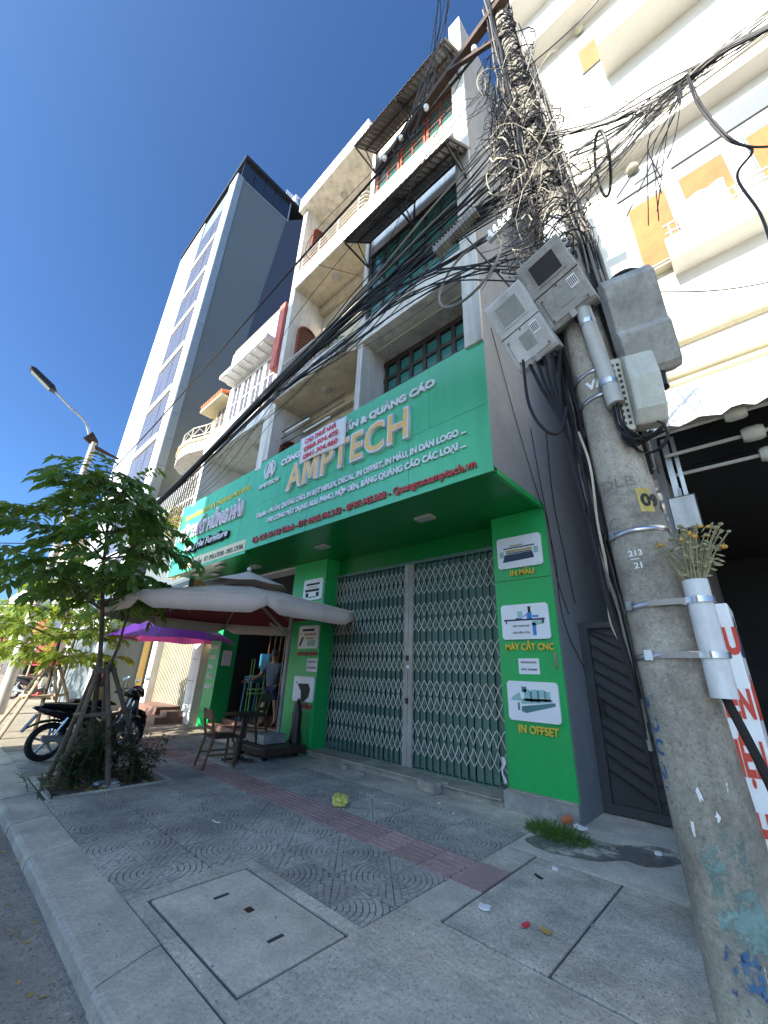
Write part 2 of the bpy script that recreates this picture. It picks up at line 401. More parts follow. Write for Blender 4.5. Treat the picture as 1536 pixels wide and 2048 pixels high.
MB().box(-2.365,6,4.455,9,-.05,.002).build('concrete_ramp', 'concrete_light', pv)
MB().box(-10.4,-2.37,4.945,7,-.05,.001).build('concrete_strip', 'concrete', pv)
MB().box(-160,-10.41,1.475,7,-.05,.001).build('far_paving', 'far_paver', pv)
# irregular wet patch below the alley gate
wp0 = [(-2.3,4.72),(-2.05,4.6),(-1.8,4.66),(-1.6,4.76),(-1.45,4.95),(-1.28,4.96),(-1.12,5.15),(-1.05,5.42),(-1.2,5.62),(-1.45,5.5),(-1.6,5.34),(-1.95,5.25),(-2.25,5.0)]
wp = []
for i in range(len(wp0)):
    a_, b_, c_, d_ = (V((*wp0[(i+k) % len(wp0)], 0)) for k in (-1, 0, 1, 2))
    for k in range(5): t = k/5; q_ = .5*((2*b_)+(c_-a_)*t+(2*a_-5*b_+4*c_-d_)*t*t+(3*b_-a_-3*c_+d_)*t**3); wp.append((q_.x+random.uniform(-.012,.012), q_.y+random.uniform(-.012,.012)))
m_ = MB(); m_.add([(x,y,.0065) for x,y in wp], [tuple(range(len(wp)))]); m_.build('wet_patch', 'wet', pv)
# fan-stone pavers
T = .3335
def fan_mesh(k):
    rr = random.Random(k); m_ = MB(); h = T/2-.003; rs = [.012,.058,.104,.150,.196,.242,.288,.333]
    def P(r, t): return (min(r*math.cos(t),T-.006), min(r*math.sin(t),T-.006))
    def cell(ps):
        c = (sum(p[0] for p in ps)/len(ps), sum(p[1] for p in ps)/len(ps)); z = rr.uniform(-.0022,.0006); n = len(ps)
        base = [(p[0]-h-.003, p[1]-h-.003, -.012) for p in ps]; top = [((p[0]-c[0])*.90+c[0]-h-.003, (p[1]-c[1])*.90+c[1]-h-.003, z) for p in ps]
        m_.add(base+top, [tuple(range(n, 2*n))]+[(i,(i+1)%n,n+(i+1)%n,n+i) for i in range(n)])
    for i in range(len(rs)-1):
        n = i+2; o = .5 if i % 2 else 0; a, b = rs[i]+.004, rs[i+1]-.004
        ts = [0]+[math.pi/2*(j+o)/n for j in range(0 if o else 1, n)]+[math.pi/2]
        for t0, t1 in zip(ts[:-1], ts[1:]):
            g_ = .004/b; cell([P(a,t0+g_*.7),P(b,t0+g_*.7),P(b,(t0+t1)/2),P(b,t1-g_*.7),P(a,t1-g_*.7)])
    # corner beyond the last arc
    for (a, b, n) in ((.337,.380,4),(.386,.428,2),(.434,.47,1)):
        lo = math.acos(min(1,(T-.006)/a))+.02; hi = math.pi/2-lo
        for k2 in range(n):
            t0 = lo+(hi-lo)*k2/n+.006; t1 = lo+(hi-lo)*(k2+1)/n-.006; cell([P(a,t0),P(b,t0),P(b,(t0+t1)/2),P(b,t1),P(a,t1)])
    return m_.mesh('paver', 'paver')
FAN = [fan_mesh(k) for k in range(3)]
def blocked(x, y):
    if x > -3.79 and y < 2.45: return True
    return -8.05 < x < -6.72 and 1.5 < y < 2.95
npav = 0
for c_ in range(24):
    for r_ in range(9):
        x = -2.375-T*(c_+.5); y = (1.462+T*(r_+.5)-.006) if r_ < 6 else 3.94+T*(r_-6+.5)
        if blocked(x, y): continue
        o = inst('paver', FAN[(c_*7+r_*3)%3], pv, (x, y, random.uniform(-.003,.002)), math.pi/2*(3,2,0,1)[(c_%2)+2*(r_%2)])
def tac_mesh():
    m_ = MB(); m_.box(-T/2+.003,T/2-.003,-.24,.24,-.02,-.006)
    for k in range(6):
        y = -.2+.08*k; m_.box(-T/2+.012,T/2-.012,y-.017,y+.017,-.006,.002)
    return m_.mesh('tactile_paver', 'red_paver')
TAC = tac_mesh()
for c_ in range(24): inst('tactile_paver', TAC, pv, (-2.375-T*(c_+.5), 3.695, random.uniform(-.002,.002)))
# manhole cover
mh = thing('manhole_cover', 'rectangular concrete manhole cover with slots, set in the pavement by the kerb', 'manhole cover', (-3.0,1.95,0), world=True)
MB().box(-3.60,-2.39,1.59,2.315,-.05,.003).build('cover', 'concrete_light', mh, bevel=.006)
for (x, y) in ((-3.33,1.97),(-2.65,1.98)): MB().box(x-.013,x+.013,y-.055,y+.055,.0,.0065).build('slot', 'groove', mh)
MB().box(-3.07,-3.01,2.0,2.05,.0,.0065).build('plug', 'rust_arm', mh)
# tree pit
tp = MB(); tp.box(-8.0,-6.78,1.56,2.9,-.06,-.028); tp.build('tree_pit_soil', 'soil', pv)
MB().box(-8.05,-8.0,1.5,2.95,-.05,.01).box(-6.78,-6.73,1.5,2.95,-.05,.012).box(-8.0,-6.78,1.5,1.56,-.05,.009).box(-8.0,-6.78,2.9,2.95,-.05,.011).build('pit_border', 'concrete_light', pv)
# ================================================================== MAIN SHOP HOUSE
Yf = 4.07
sh = thing('shop_house', 'narrow five-storey shop house with green printing-shop front and folding steel gate', 'building', (-5,6,0), world=True)
MB().prism([(5.63,0),(14,0),(14,15.9),(4.075,15.9),(4.075,3.975),(5.63,3.975)], lambda a,b,d:(d,a,b), -2.16, -2.021).build('side_wall', 'grey_wall', sh)
MB().box(-2.31,-2.022,4.03,4.073,6.0,15.9).build('corner_pilaster', 'white_worn', sh)
MB().box(-2.31,-2.17,4.074,4.3,3.95,15.9).build('corner_wall', 'white_worn', sh)
MB().box(-7.87,-7.66,4.05,5.6,6.06,15.75).build('party_wall', 'white_worn', sh)
MB().box(-7.87,-7.66,4.25,5.6,3.98,6.06).build('party_wall_base', 'white_worn', sh)
MB().box(-4.8,-4.66,4.12,5.15,3.95,15.5).build('bay_wall', 'white_worn', sh)
MB().box(-7.66,-4.8,5.12,5.3,3.95,15.1).build('balcony_back_wall', 'warm_lit_worn', sh)
# floors of the left bay
MB().prism([(-7.66,5.12),(-7.66,3.96),(-5.2,3.96),(-4.82,4.08),(-4.82,5.12)], lambda a,b,d:(a,b,d), 7.6, 7.98).build('balcony_slab', 'warm_lit_worn', sh)
MB().box(-7.66,-4.8,4.09,5.12,11.6,12.1).build('balcony_slab', 'warm_lit_worn', sh)
MB().box(-7.75,-2.31,4.03,4.088,11.58,12.15).build('band_beam', 'white_worn', sh)
MB().box(-7.66,-5.0,3.935,3.959,7.62,7.98).build('slab_face', 'white_worn', sh)
MB().box(-7.75,-2.31,4.015,4.03,12.08,12.15).build('band_moulding', 'cream_trim', sh)
MB().box(-7.95,-4.85,3.9,8,15.12,15.72).build('roof_slab', 'white_worn', sh)
MB().box(-4.84,-2.17,4.35,14,15.4,15.85).build('roof_slab', 'white_worn', sh)
# beams over the balconies (inner cornice)
for z in (15.12, 11.6, 7.6): MB().box(-7.65,-4.81,4.95,5.115,z-.25,z-.002).build('cornice', 'warm_lit_worn', sh)
# right bay walls
MB().box(-5.4,-2.17,4.82,4.98,3.95,7.68).build('upper_wall', 'soffit_wall', sh)
MB().box(-4.85,-2.31,4.08,4.95,7.69,8.22).build('floor_beam', 'white_worn', sh)
MB().box(-4.66,-2.31,4.22,4.4,8.22,11.58).build('upper_wall', 'white_wall', sh)
MB().box(-4.66,-2.31,4.22,4.4,12.15,15.4).build('upper_wall', 'cream_wall', sh)
MB().tube([(-5.0,4.42,7.62),(-2.18,4.42,7.62)], .014).build('conduit', 'cream_trim', sh)
MB().box(-3.95,-3.3,4.065,4.08,8.02,8.2).build('stone_patch', 'stone', sh)
# windows
window(sh, -5.36,-2.5, 4.75, 6.0, 7.6, 8, 4, 'dark_frame', 'teal_glass', .12, .07)
window(sh, -4.66,-2.32, 4.15, 8.3, 10.25, 6, 3, 'dark_frame', 'teal_glass', .07, .07, bars=9)
for i in range(3):
    x = -4.62+.775*i; window(sh, x, x+.74, 4.15, 12.31, 13.6, 2, 1, 'red_frame', 'teal_glass', .06, .07, bars=7)
def awning(zf, zb, x0=-4.68, x1=-2.0, yf=3.36, yb=4.12):
    m_ = MB(); n = 96; k0 = len(m_.v)
    for i in range(n+1):
        x = x0+(x1-x0)*i/n; h = .022*math.sin(i*math.pi/2.0*1.0)
        for t in (0,1):
            y = yf+(yb-yf)*t; z = zf+(zb-zf)*t+h
            m_.v += [(x,y,z),(x,y,z+.006)]
    for i in range(n):
        a = k0+i*4; b = a+4
        m_.f += [(a,b,b+2,a+2),(a+1,a+3,b+3,b+1),(a,a+1,b+1,b),(a+2,b+2,b+3,a+3)]
    ob = m_.build('awning', 'awning_sheet', sh)
    for t in (.06,.5,.95):
        y = yf+(yb-yf)*t; z = zf+(zb-zf)*t-.045; MB().box(x0+.05,x1-.05,y-.015,y+.015,z-.02,z+.012).build('purlin', 'rust_arm', ob)
    for x in (x0+.06, (x0+x1)/2, x1-.1):
        b = MB(); b.bar((x,yf+.02,zf-.06),(x,yb,zb-.07),.03,.03); b.bar((x,yb-.03,zb-.1),(x,yb-.03,zf-.1),.03,.03); b.bar((x,yf+.03,zf-.075),(x,yb-.03,zf-.1),.03,.03)
        b.bar((x,yf+.35,zf+.3),(x,yb-.03,zf-.08),.02,.02); b.build('bracket', 'black_metal', ob)
awning(9.9, 10.72); awning(13.32, 14.15)
# left bay: arches, lamps, railings
def arch(z0, z1, y0=4.36, y1=4.93, x=-7.655):
    c = (y0+y1)/2; r = (y1-y0)/2; zc = z1-r
    out = [(y0,z0),(y0,zc)]+[(c-r*math.cos(math.pi*i/10), zc+r*math.sin(math.pi*i/10)) for i in range(1,10)]+[(y1,zc),(y1,z0)]
    fr = MB(); R2 = 1.13
    big = [(c+(a-c)*R2, b if b == z0 else zc+(b-zc)*R2 if b > zc else b) for a, b in out]
    n = len(out); k = len(fr.v)
    for d in (x, x+.05):
        fr.v += [(d,a,b) for a,b in out]+[(d,a,b) for a,b in big]
    for i in range(n-1):
        fr.f += [(2*n+i,2*n+i+1,3*n+i+1,3*n+i),(n+i,n+i+1,3*n+i+1,3*n+i),(i,i+1,2*n+i+1,2*n+i)]
    f = fr.build('arch_door', 'red_frame', sh)
    MB().prism(out, lambda a,b,d:(d,a,b), x-.001, x+.012).build('door_leaf', 'dark_frame', f)
    s_ = MB(); k = int((z1-z0)/.11)
    for i in range(k):
        z = z0+.06+i*.11; hw = r if z < zc else math.sqrt(max(0, r*r-(z-zc)**2))
        if hw > .06: s_.box(x+.012,x+.024,c-hw+.02,c+hw-.02,z-.012,z+.012)
    s_.build('louvre', 'red_frame', f)
arch(12.12, 14.62); arch(8.0, 10.5); arch(4.4, 6.75)
for (x,y,z) in ((-6.49,4.55,15.12),(-6.5,4.6,11.6),(-6.25,4.5,7.6)):
    MB().lathe([(0,-.07),(.06,-.065),(.1,-.045),(.12,-.015),(.125,0)], (x,y,z), 16).build('ceiling_lamp', 'soffit_wall', sh, smooth=True)
rl = MB()
for k in range(6): rl.tube([(-7.6,4.11,12.25+.15*k),(-5.2,4.11,12.25+.15*k),(-5.0,4.14,12.25+.15*k),(-4.86,4.3,12.25+.15*k)], .016, 6)
for x in (-7.58,-6.8,-6.0,-5.2): rl.tube([(x,4.11,12.12),(x,4.11,13.02)], .02, 6)
rl.build('balcony_railing', 'rail_steel', sh, smooth=True)
r2 = MB(); r2.tube([(-7.6,4.02,8.75),(-5.3,4.02,8.75),(-4.95,4.12,8.75)], .03, 6); r2.tube([(-7.6,4.02,8.15),(-5.3,4.02,8.15)], .015, 6)
for k in range(18):
    x = -7.55+.13*k; r2.tube([(x,4.02,7.98),(x+.03,4.0,8.25),(x-.02,3.98,8.5),(x,4.02,8.75)], .011, 5)
r2.build('balcony_railing', 'rail_steel', sh)
r3 = MB()
for k in range(5): r3.tube([(-7.6,4.3,6.1+.2*k),(-5.3,4.3,6.1+.2*k)], .012, 5)
r3.build('balcony_railing', 'black_metal', sh)
for (z, x) in ((6.75,-7.35),(6.45,-6.6)): MB().box(x,x+.9,4.25,4.28,z,z+.03).build('tube_lamp', 'white_paint', sh)
# ground floor front
MB().box(-2.89,-2.028,5.6,5.95,.225,3.92).build('shop_pillar', 'green_alu', sh)
MB().box(-2.897,-2.02,5.54,5.6,.205,.226).build('pillar_ledge', 'sill_stone', sh)
MB().box(-2.95,-2.022,5.545,5.95,-.02,.203).build('plinth', 'stucco', sh, bevel=.012)
MB().box(-2.888,-2.03,5.597,5.61,2.88,2.887).build('panel_joint', 'groove', sh)
MB().box(-8.24,-7.02,5.6,6.0,0,3.92).build('shop_pillar', 'green_alu', sh)
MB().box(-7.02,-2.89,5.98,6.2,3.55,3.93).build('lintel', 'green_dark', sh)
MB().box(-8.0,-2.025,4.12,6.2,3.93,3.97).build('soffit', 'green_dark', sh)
MB().box(-2.075,-2.022,4.17,5.6,3.90,4.06).build('soffit_edge', 'green_alu', sh)
MB().box(-7.0,-2.9,6.02,6.4,-.02,.11).build('threshold', 'sill_stone', sh)
xs = [-7.02,-5.7,-4.42,-2.953]
for a, b in zip(xs[:-1], xs[1:]):
    MB().box(a+.003,b-.003,5.5+random.uniform(-.006,.006),6.02,.075,.10+random.uniform(-.004,.004)).build('sill_slab', 'sill_stone', sh, bevel=.008)
MB().box(-7.02,-2.953,5.54,6.02,-.02,.075).build('sill_base', 'sill_stone', sh)
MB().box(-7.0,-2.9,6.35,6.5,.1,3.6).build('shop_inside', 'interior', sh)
# folding gate
gt = MB().box(-7.02,-2.89,5.93,5.99,3.52,3.58).build('folding_gate', 'gate_green', sh)
MB().box(-7.02,-2.89,5.93,5.99,.101,.118).build('floor_rail', 'gate_green', gt)
def ribbon(m_, pts, w, t):
    pts = [V(p) for p in pts]
    for p, q in zip(pts[:-1], pts[1:]): m_.bar(p, q, w, t, (0,1,0))
def leaf(x0, x1, n):
    d = (x1-x0)/n
    bar = MB().box(-.009,.009,-.012,.012,.12,3.52).mesh('gate_bar', 'gate_green'); sht = MB().box(-d/2+.012,d/2-.012,-.002,.002,.13,3.5).mesh('gate_sheet', 'gate_sheet')
    off = -V((-5,6,0)) if False else V((0,0,0))
    for i in range(n+1): inst('gate_bar', bar, gt, (x0+d*i+random.uniform(-.007,.007),5.955+random.uniform(-.004,.004),0))
    for i in range(n): inst('gate_sheet', sht, gt, (x0+d*(i+.5),5.99+.006*(i%2),0), R((6 if i%2 else -6)+random.uniform(-4,4)))
    for (zt, zb) in ((3.28,3.04),(2.64,2.37),(1.96,1.69),(1.32,1.07),(.70,.43)):
        m_ = MB()
        for i in range(n):
            a = x0+d*i
            for s_, y in ((1,5.936),(-1,5.941)):
                u = (lambda f: a+d*f) if s_ > 0 else (lambda f: a+d*(1-f))
                for seg in ([(u(.02),zt+.12),(u(.35),zt+.06),(u(.7),zt-.02),(u(.97),zt-.11)], [(u(.97),zb+.11),(u(.7),zb+.02),(u(.35),zb-.06),(u(.02),zb-.12)]):
                    ribbon(m_, [(p,y,z) for p, z in seg], .0115, .003)
        m_.build('scissor_lattice', 'gate_lattice', gt, kind='stuff')
leaf(-7.0,-4.97,17); leaf(-4.77,-2.94,14)
for x in (-4.96,-4.855): MB().box(x,x+.095,5.915,5.955,.115,3.52).build('gate_post', 'gate_post', gt)
MB().box(-4.90,-4.84,5.897,5.913,1.05,1.14).build('gate_latch', 'black_metal', gt); MB().box(-4.90,-4.84,5.897,5.913,1.75,1.84).build('gate_latch', 'black_metal', gt)
MB().box(-4.89,-4.83,5.908,5.913,1.62,1.68).build('sticker', 'paper', gt)
# ---- sign board of the printing shop
sg = MB().box(-7.985,-2.025,4.085,4.23,3.915,6.04).build('sign_board', 'green_dark', sh)
for (z0, z1, cuts) in ((4.925,6.05,(-8.0,-6.75,-5.42,-4.2,-2.99,-2.02)), (3.905,4.922,(-8.0,-7.1,-5.85,-4.62,-3.38,-2.02))):
    for a, b in zip(cuts[:-1], cuts[1:]): MB().box(a+.003,b-.003,4.068+random.uniform(0,.003),4.085,z0,z1-.002).build('sign_panel', 'green_sign', sg)
Ys = 4.05
lettering('CÔNG TY TNHH IN ẤN & QUẢNG CÁO', -6.98, Ys, 5.64, .135, 'letter_white', sg, 4.12, .014, .010)
xw = text_mesh('AMPTECH', .8, 0, .02); WAM = 3.27/max(v.co.x for v in xw.vertices)
x = 0; adv = []
cum = [max((v.co.x for v in text_mesh('AMPTECH'[:i+1], .8, 0, .02).vertices)) for i in range(7)]
for i, ch in enumerate('AMPTECH'):
    wch = max(v.co.x for v in text_mesh(ch, .8, 0, .02).vertices); xa = (cum[i]-wch)*WAM
    if ch == 'M':
        MP = [(0,0),(.02,1),(.27,1),(.5,.42),(.73,1),(.98,1),(1,0),(.76,0),(.76,.60),(.575,.12),(.425,.12),(.24,.60),(.24,0)]
        wm = wch*WAM*.97; l_ = MB().prism([(-6.6+xa+a*wm, 4.90+b*.6) for a, b in MP], lambda a,b,d:(a,d,b), 4.003, 4.067).build('letter', 'letter_white', sg)
        FP = [(.05,.03),(.06,.97),(.24,.97),(.5,.31),(.76,.97),(.94,.97),(.95,.03),(.81,.03),(.81,.80),(.55,.15),(.45,.15),(.19,.80),(.19,.03)]
        MB().prism([(-6.6+xa+a*wm, 4.90+b*.6) for a, b in FP], lambda a,b,d:(a,d,b), 3.996, 4.003).build('letter_face', 'letter_gold', l_); continue
    l_ = lettering(ch, -6.6+xa, 4.035, 4.915, .57, 'letter_white', sg, wch*WAM*.97, .032, .012 if ch == 'M' else .024, name='letter')
    lettering(ch, -6.6+xa+.028, 4.001, 4.935, .53, 'letter_gold', l_, wch*WAM*.97-.056, .004, -.004 if ch == 'M' else .004, name='letter_face')
lettering('Chuyên: - IN ẤN, QUẢNG CÁO, IN BẠT HIFLEX, DECAL, IN OFFSET, IN MÀU, IN DÁN LOGO ...', -7.7, Ys, 4.585, .105, 'letter_white', sg, 5.34, .01, .006)
lettering('-THI CÔNG MẶT DỰNG ALU, PANO, HỘP ĐÈN, BẢNG QUẢNG CÁO CÁC LOẠI ...', -7.25, Ys, 4.37, .105, 'letter_white', sg, 4.88, .01, .006)
lettering('Địa Chỉ: 16 Núi Thành - ĐT: 0905.496.343 - 0797.445.868 - Quangcaoamptech.vn', -7.69, Ys, 4.02, .115, 'letter_red', sg, 5.45, .012, .005)
lettering('AMPTECH', -7.8, Ys, 5.30, .10, 'letter_white', sg, .8, .012, .005)
lg = MB()   # round logo: two ring arcs around an A of two strokes
for (a0, a1) in ((R(100),R(250)),(R(-70),R(80))):
    p = [(-7.42+.21*math.cos(a0+(a1-a0)*i/14), 4.05, 5.70+.21*math.sin(a0+(a1-a0)*i/14)) for i in range(15)]; lg.tube(p, [.012]+[.026]*13+[.012], 6)
lg.bar((-7.56,4.05,5.5),(-7.41,4.05,5.92),.035,.06,(1,0,0)); lg.bar((-7.28,4.05,5.5),(-7.40,4.05,5.92),.035,.07,(1,0,0)); lg.bar((-7.46,4.05,5.62),(-7.34,4.05,5.62),.03,.035,(0,0,1))
lg.bar((-7.47,4.05,5.5),(-7.40,4.05,5.74),.035,.035,(1,0,0)); lg.build('logo', 'letter_white', sg)
# soffit light panels
for (x, y) in ((-3.69,4.88),(-6.38,4.93)): MB().box(x-.16,x+.16,y-.09,y+.09,3.885,3.93).build('light_panel', 'led_panel', sh, bevel=.006)
# for-rent banner over the sign
bn = MB(); n = 14
for i in range(n+1):
    for j in range(9):
        s_, t = i/n, j/8; x = -6.23+1.40*s_+(.02*t); z = 5.99-.04*s_-(.61+.0*s_)*t+.006*math.sin(5*s_); bn.v.append((x, 3.985+.012*math.sin(7*s_+2*t), z))
for i in range(n):
    for j in range(8): a = i*9+j; bn.f.append((a,a+1,a+10,a+9))
bo = bn.build('rent_banner', 'poster', None, smooth=True)
sld = bo.modifiers.new('solid', 'SOLIDIFY'); sld.thickness = .004
tag(bo, 'white for-rent banner with red phone numbers hung over the big green sign', 'banner')
for s_, z, wd in (('CHO THUÊ NHÀ',5.80,.98),('0903.504.475',5.62,1.05),('0941.304.460',5.44,1.05)):
    lettering(s_, -6.06, 3.966, z, .105, 'banner_red', bo, wd, .001, .006, name='print')
# ---- posters
def poster(x0, z1, w=.69, h=.48, y=5.6):
    po = MB().prism([(x0+.03,z1-h),(x0+w-.03,z1-h),(x0+w,z1-h+.03),(x0+w,z1-.03),(x0+w-.03,z1),(x0+.03,z1),(x0,z1-.03),(x0,z1-h+.03)], lambda a,b,d:(a,d,b), y-.035, y-.002).build('poster', 'poster', sh)
    def pic(items):
        for mat, polys in items.items():
            m_ = MB()
            for pl in polys:
                if len(pl) == 4 and not isinstance(pl[0], tuple): a, b, c_, d_ = pl; pl = [(a,b),(c_,b),(c_,d_),(a,d_)]
                m_.prism([(x0+a*w, z1-h+b*h) for a, b in pl], lambda a,b,d:(a,d,b), y-.0375, y-.036)
            m_.build('print', mat, po)
    return pic
poster(-2.80,3.54)({'print_navy':[[(.12,.2),(.83,.24),(.8,.45),(.17,.44)],(.15,.62,.86,.66)], 'print_teal':[(.05,.36,.15,.55),(.83,.38,.93,.58)], 'print_tan':[(.2,.5,.8,.58),(.3,.68,.6,.73)], 'letter_black':[(.22,.46,.78,.49)]})
poster(-2.81,2.52)({'print_navy':[(.06,.52,.92,.57),(.09,.44,.12,.52),(.86,.42,.9,.52),(.32,.57,.45,.6)], 'print_blue':[(.56,.55,.67,.74),(.66,.1,.73,.45),[(.42,.58),(.55,.66),(.55,.71)],(.68,.6,.8,.66)], 'print_teal':[(.36,.62,.47,.8),[(.62,.36),(.9,.42),(.86,.52),(.66,.5)]], 'letter_black':[(.59,.74,.65,.92)]})
poster(-2.80,1.50)({'print_teal':[[(.28,.42),(.88,.5),(.88,.58),(.28,.56)],(.34,.5,.46,.8),(.5,.5,.6,.8),(.64,.52,.74,.8),(.77,.52,.85,.76),[(.06,.5),(.28,.5),(.26,.72),(.1,.58)]], 'print_teal_dark':[[(.27,.24),(.36,.2),(.93,.42),(.93,.5),(.28,.36)],(.46,.48,.5,.76),(.6,.48,.64,.78),(.74,.5,.77,.78),(.3,.72,.4,.86),(.2,.26,.24,.45)]})
poster(-7.76,3.48)({'letter_black':[(.15,.7,.85,.8),(.1,.4,.85,.52),(.15,.15,.3,.35),(.7,.15,.85,.35),(.3,.12,.7,.16)], 'print_tan':[(.25,.58,.75,.63)]})
poster(-7.75,2.44)({'letter_black':[(.2,.75,.8,.85),[(.05,.1),(.15,.1),(.3,.5),(.2,.5)]], 'print_tan':[(.3,.55,.9,.66),(.4,.4,.8,.48)], 'print_teal':[(.5,.1,.9,.35)]})
poster(-7.74,1.40)({'letter_black':[[(.2,.7),(.75,.72),(.85,.5),(.8,.2),(.6,.0),(.45,.0),(.4,.4)]], 'print_blue':[(.12,.7,.18,.78)]})
for s_, x, z, wd, h in (('IN MÀU',-2.62,2.945,.36,.085),('MÁY CẮT CNC',-2.78,1.90,.68,.085),('IN OFFSET',-2.68,.88,.52,.095)):
    lettering(s_, x, 5.58, z, h, 'letter_yellow', sh, wd, .009, .002)
for s_, x, z, wd, h in (('MÁY IN CARD',-7.74,1.82,.66,.07),('IN CƯỜNG',-7.66,.80,.6,.08)): lettering(s_, x, 5.585, z, h, 'letter_red', sh, wd, .006, .004)
def paper(x0, z0, w, h, lines, y=5.56, rz=0.):
    p = MB().prism([(x0,z0),(x0+w,z0+rz),(x0+w,z0+h+rz),(x0,z0+h)], lambda a,b,d:(a,d,b), y-.001, y).build('paper_notice', 'paper', sh)
    for i, s_ in enumerate(lines): lettering(s_, x0+w*.12, y-.0025, z0+h*(.68-.45*i)+rz*.5, h*.13, 'letter_black', p, w*.76, .0003, .0012, name='print')
paper(-2.68,2.07,.32,.2,('CHO THUÊ NHÀ','NGUYÊN CĂN'), 5.56); paper(-2.62,1.59,.29,.2,('0903504475','0941.304460'), 5.598, .004); paper(-7.4,1.5,.36,.26,('0903504475','0941304460'), 5.598)
MB().box(-2.11,-2.08,5.57,5.6,1.67,1.87).build('door_handle', 'chrome', sh)
# ================================================================== FURNITURE SHOP NEXT DOOR (left)
fh = thing('furniture_house', 'white three-storey shop house with green furniture sign and open shop front', 'building', (-10,6,0), world=True)
MB().box(-11.25,-8.02,5.7,14,3.9,11.3).build('house_body', 'white_wall', fh)
MB().box(-11.75,-7.9,4.05,4.3,7.42,8.3).build('balcony_beam', 'white_wall', fh)
MB().box(-11.72,-11.5,4.06,4.3,5.9,7.418).build('balcony_post', 'white_wall', fh)
MB().box(-8.15,-7.9,4.06,5.7,5.9,7.418).build('balcony_post', 'white_wall', fh)
MB().box(-11.7,-8.15,4.3,5.7,7.42,7.6).build('balcony_soffit', 'white_wall', fh)
MB().box(-11.7,-11.52,4.3,5.7,5.0,7.418).build('balcony_side', 'white_wall', fh)
MB().lathe([(0,-.06),(.1,-.055),(.17,-.03),(.18,0)], (-9.5,4.75,7.42), 18).build('ceiling_lamp', 'led_panel', fh, smooth=True)
MB().box(-11.25,-8.25,4.26,4.5,8.3,10.0).build('upper_wall', 'white_wall', fh)
for i in range(4):
    x = -10.82+.64*i; window(fh, x, x+.56, 4.2, 8.42, 9.85, 2, 2, 'white_paint', 'grey_glass', .05, .058)
MB().box(-11.0,-8.26,3.75,4.5,10.0,10.14).build('window_canopy', 'white_wall', fh)
for i in range(7): MB().box(-10.8+.36*i,-10.62+.36*i,3.8,4.1,9.96,9.998).build('canopy_block', 'white_wall', fh)
MB().box(-11.22,-8.26,4.1,4.32,10.14,11.36).build('parapet', 'white_wall', fh)
q = MB().box(-11.2,-8.26,4.14,4.2,11.52,11.56)
for i in range(6): q.box(-11.2+.58*i,-11.16+.58*i,4.14,4.2,11.36,11.52)
q.build('parapet_rail', 'cream_trim', fh)
MB().box(-8.25,-7.97,4.0,4.4,9.0,11.3).build('pilaster', 'salmon', fh)
q = MB().box(-9.35,-8.1,5.3,5.36,12.22,12.3).box(-9.35,-8.1,5.3,5.36,11.36,11.42)
for i in range(12): q.box(-9.33+.105*i,-9.29+.105*i,5.31,5.35,11.42,12.22)
q.build('roof_balustrade', 'cream_trim', fh)
# ground floor
MB().box(-12.06,-11.44,5.6,6.1,0,3.9).build('shop_pillar', 'green_alu', fh)
MB().box(-12.3,-8.0,4.12,6.2,3.93,3.97).build('soffit', 'green_dark', fh)
for (x, y) in ((-9.2,5.03),(-10.92,4.8),(-9.9,4.45),(-11.4,4.5)): MB().box(x-.16,x+.16,y-.09,y+.09,3.885,3.93).build('light_panel', 'led_panel', fh, bevel=.006)
MB().box(-11.44,-8.24,6.0,8.6,-.02,.22).build('shop_floor', 'granite', fh)
MB().box(-11.44,-8.24,5.62,6.0,-.02,.12).build('door_step', 'granite', fh)
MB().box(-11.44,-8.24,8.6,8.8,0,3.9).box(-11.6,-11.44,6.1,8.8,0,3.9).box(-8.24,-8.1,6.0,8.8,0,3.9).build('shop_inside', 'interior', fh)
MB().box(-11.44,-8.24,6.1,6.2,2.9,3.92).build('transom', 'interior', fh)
for k in range(14): MB().box(-11.3+.22*k,-11.28+.22*k,6.06,6.1,2.5,2.9).build('rolled_gate_bar', 'gate_lattice', fh) if k % 2 == 0 else None
for s_, z, wd in (('SÀN NHỰA',1.98,.42),('NC.NGOÀI',1.72,.40),('PHÒ.',1.46,.3),('TRẦN GỖ',1.2,.36),('NGOẠI TH',.95,.42)): lettering(s_, -11.98, 5.595, z, .11, 'letter_white', fh, wd, .003, .004)
s2 = MB().box(-12.29,-8.02,4.095,4.24,3.86,5.98).build('sign_board', 'green_dark', fh)
cuts = [-12.3,-11.75,-11.18,-10.6,-10.02,-9.45,-8.88,-8.45,-8.005]
for a, b in zip(cuts[:-1], cuts[1:]): MB().box(a+.004,b-.004,4.078,4.095,3.85,5.99).build('sign_panel', 'green_sign', s2)
MB().box(-12.34,-12.302,4.06,4.24,3.85,6.0).build('sign_frame', 'white_paint', s2)
MB().box(-11.05,-8.03,4.068,4.078,3.92,4.18).build('cream_band', 'cream_band', s2)
lettering('TNHH SẢN XUẤT VÀ THƯƠNG MẠI DỌC', -11.95, 4.07, 5.47, .13, 'letter_dull', s2, 3.72, .004, .006, shear=.2)
lettering('NỘI THẤT HỒNG HẢI', -12.0, 4.045, 4.84, .33, 'letter_white', s2, 3.62, .03, .034)
lettering('NỘI THẤT HỒNG HẢI', -11.97, 4.013, 4.86, .29, 'letter_lilac', s2, 3.56, .002, .010)
lettering('Hong Hai Furniture', -11.38, 4.045, 4.41, .2, 'letter_black', s2, 2.5, .03, .03, shear=.15)
lettering('Hong Hai Furniture', -11.36, 4.013, 4.425, .18, 'letter_white', s2, 2.46, .002, .004, shear=.15)
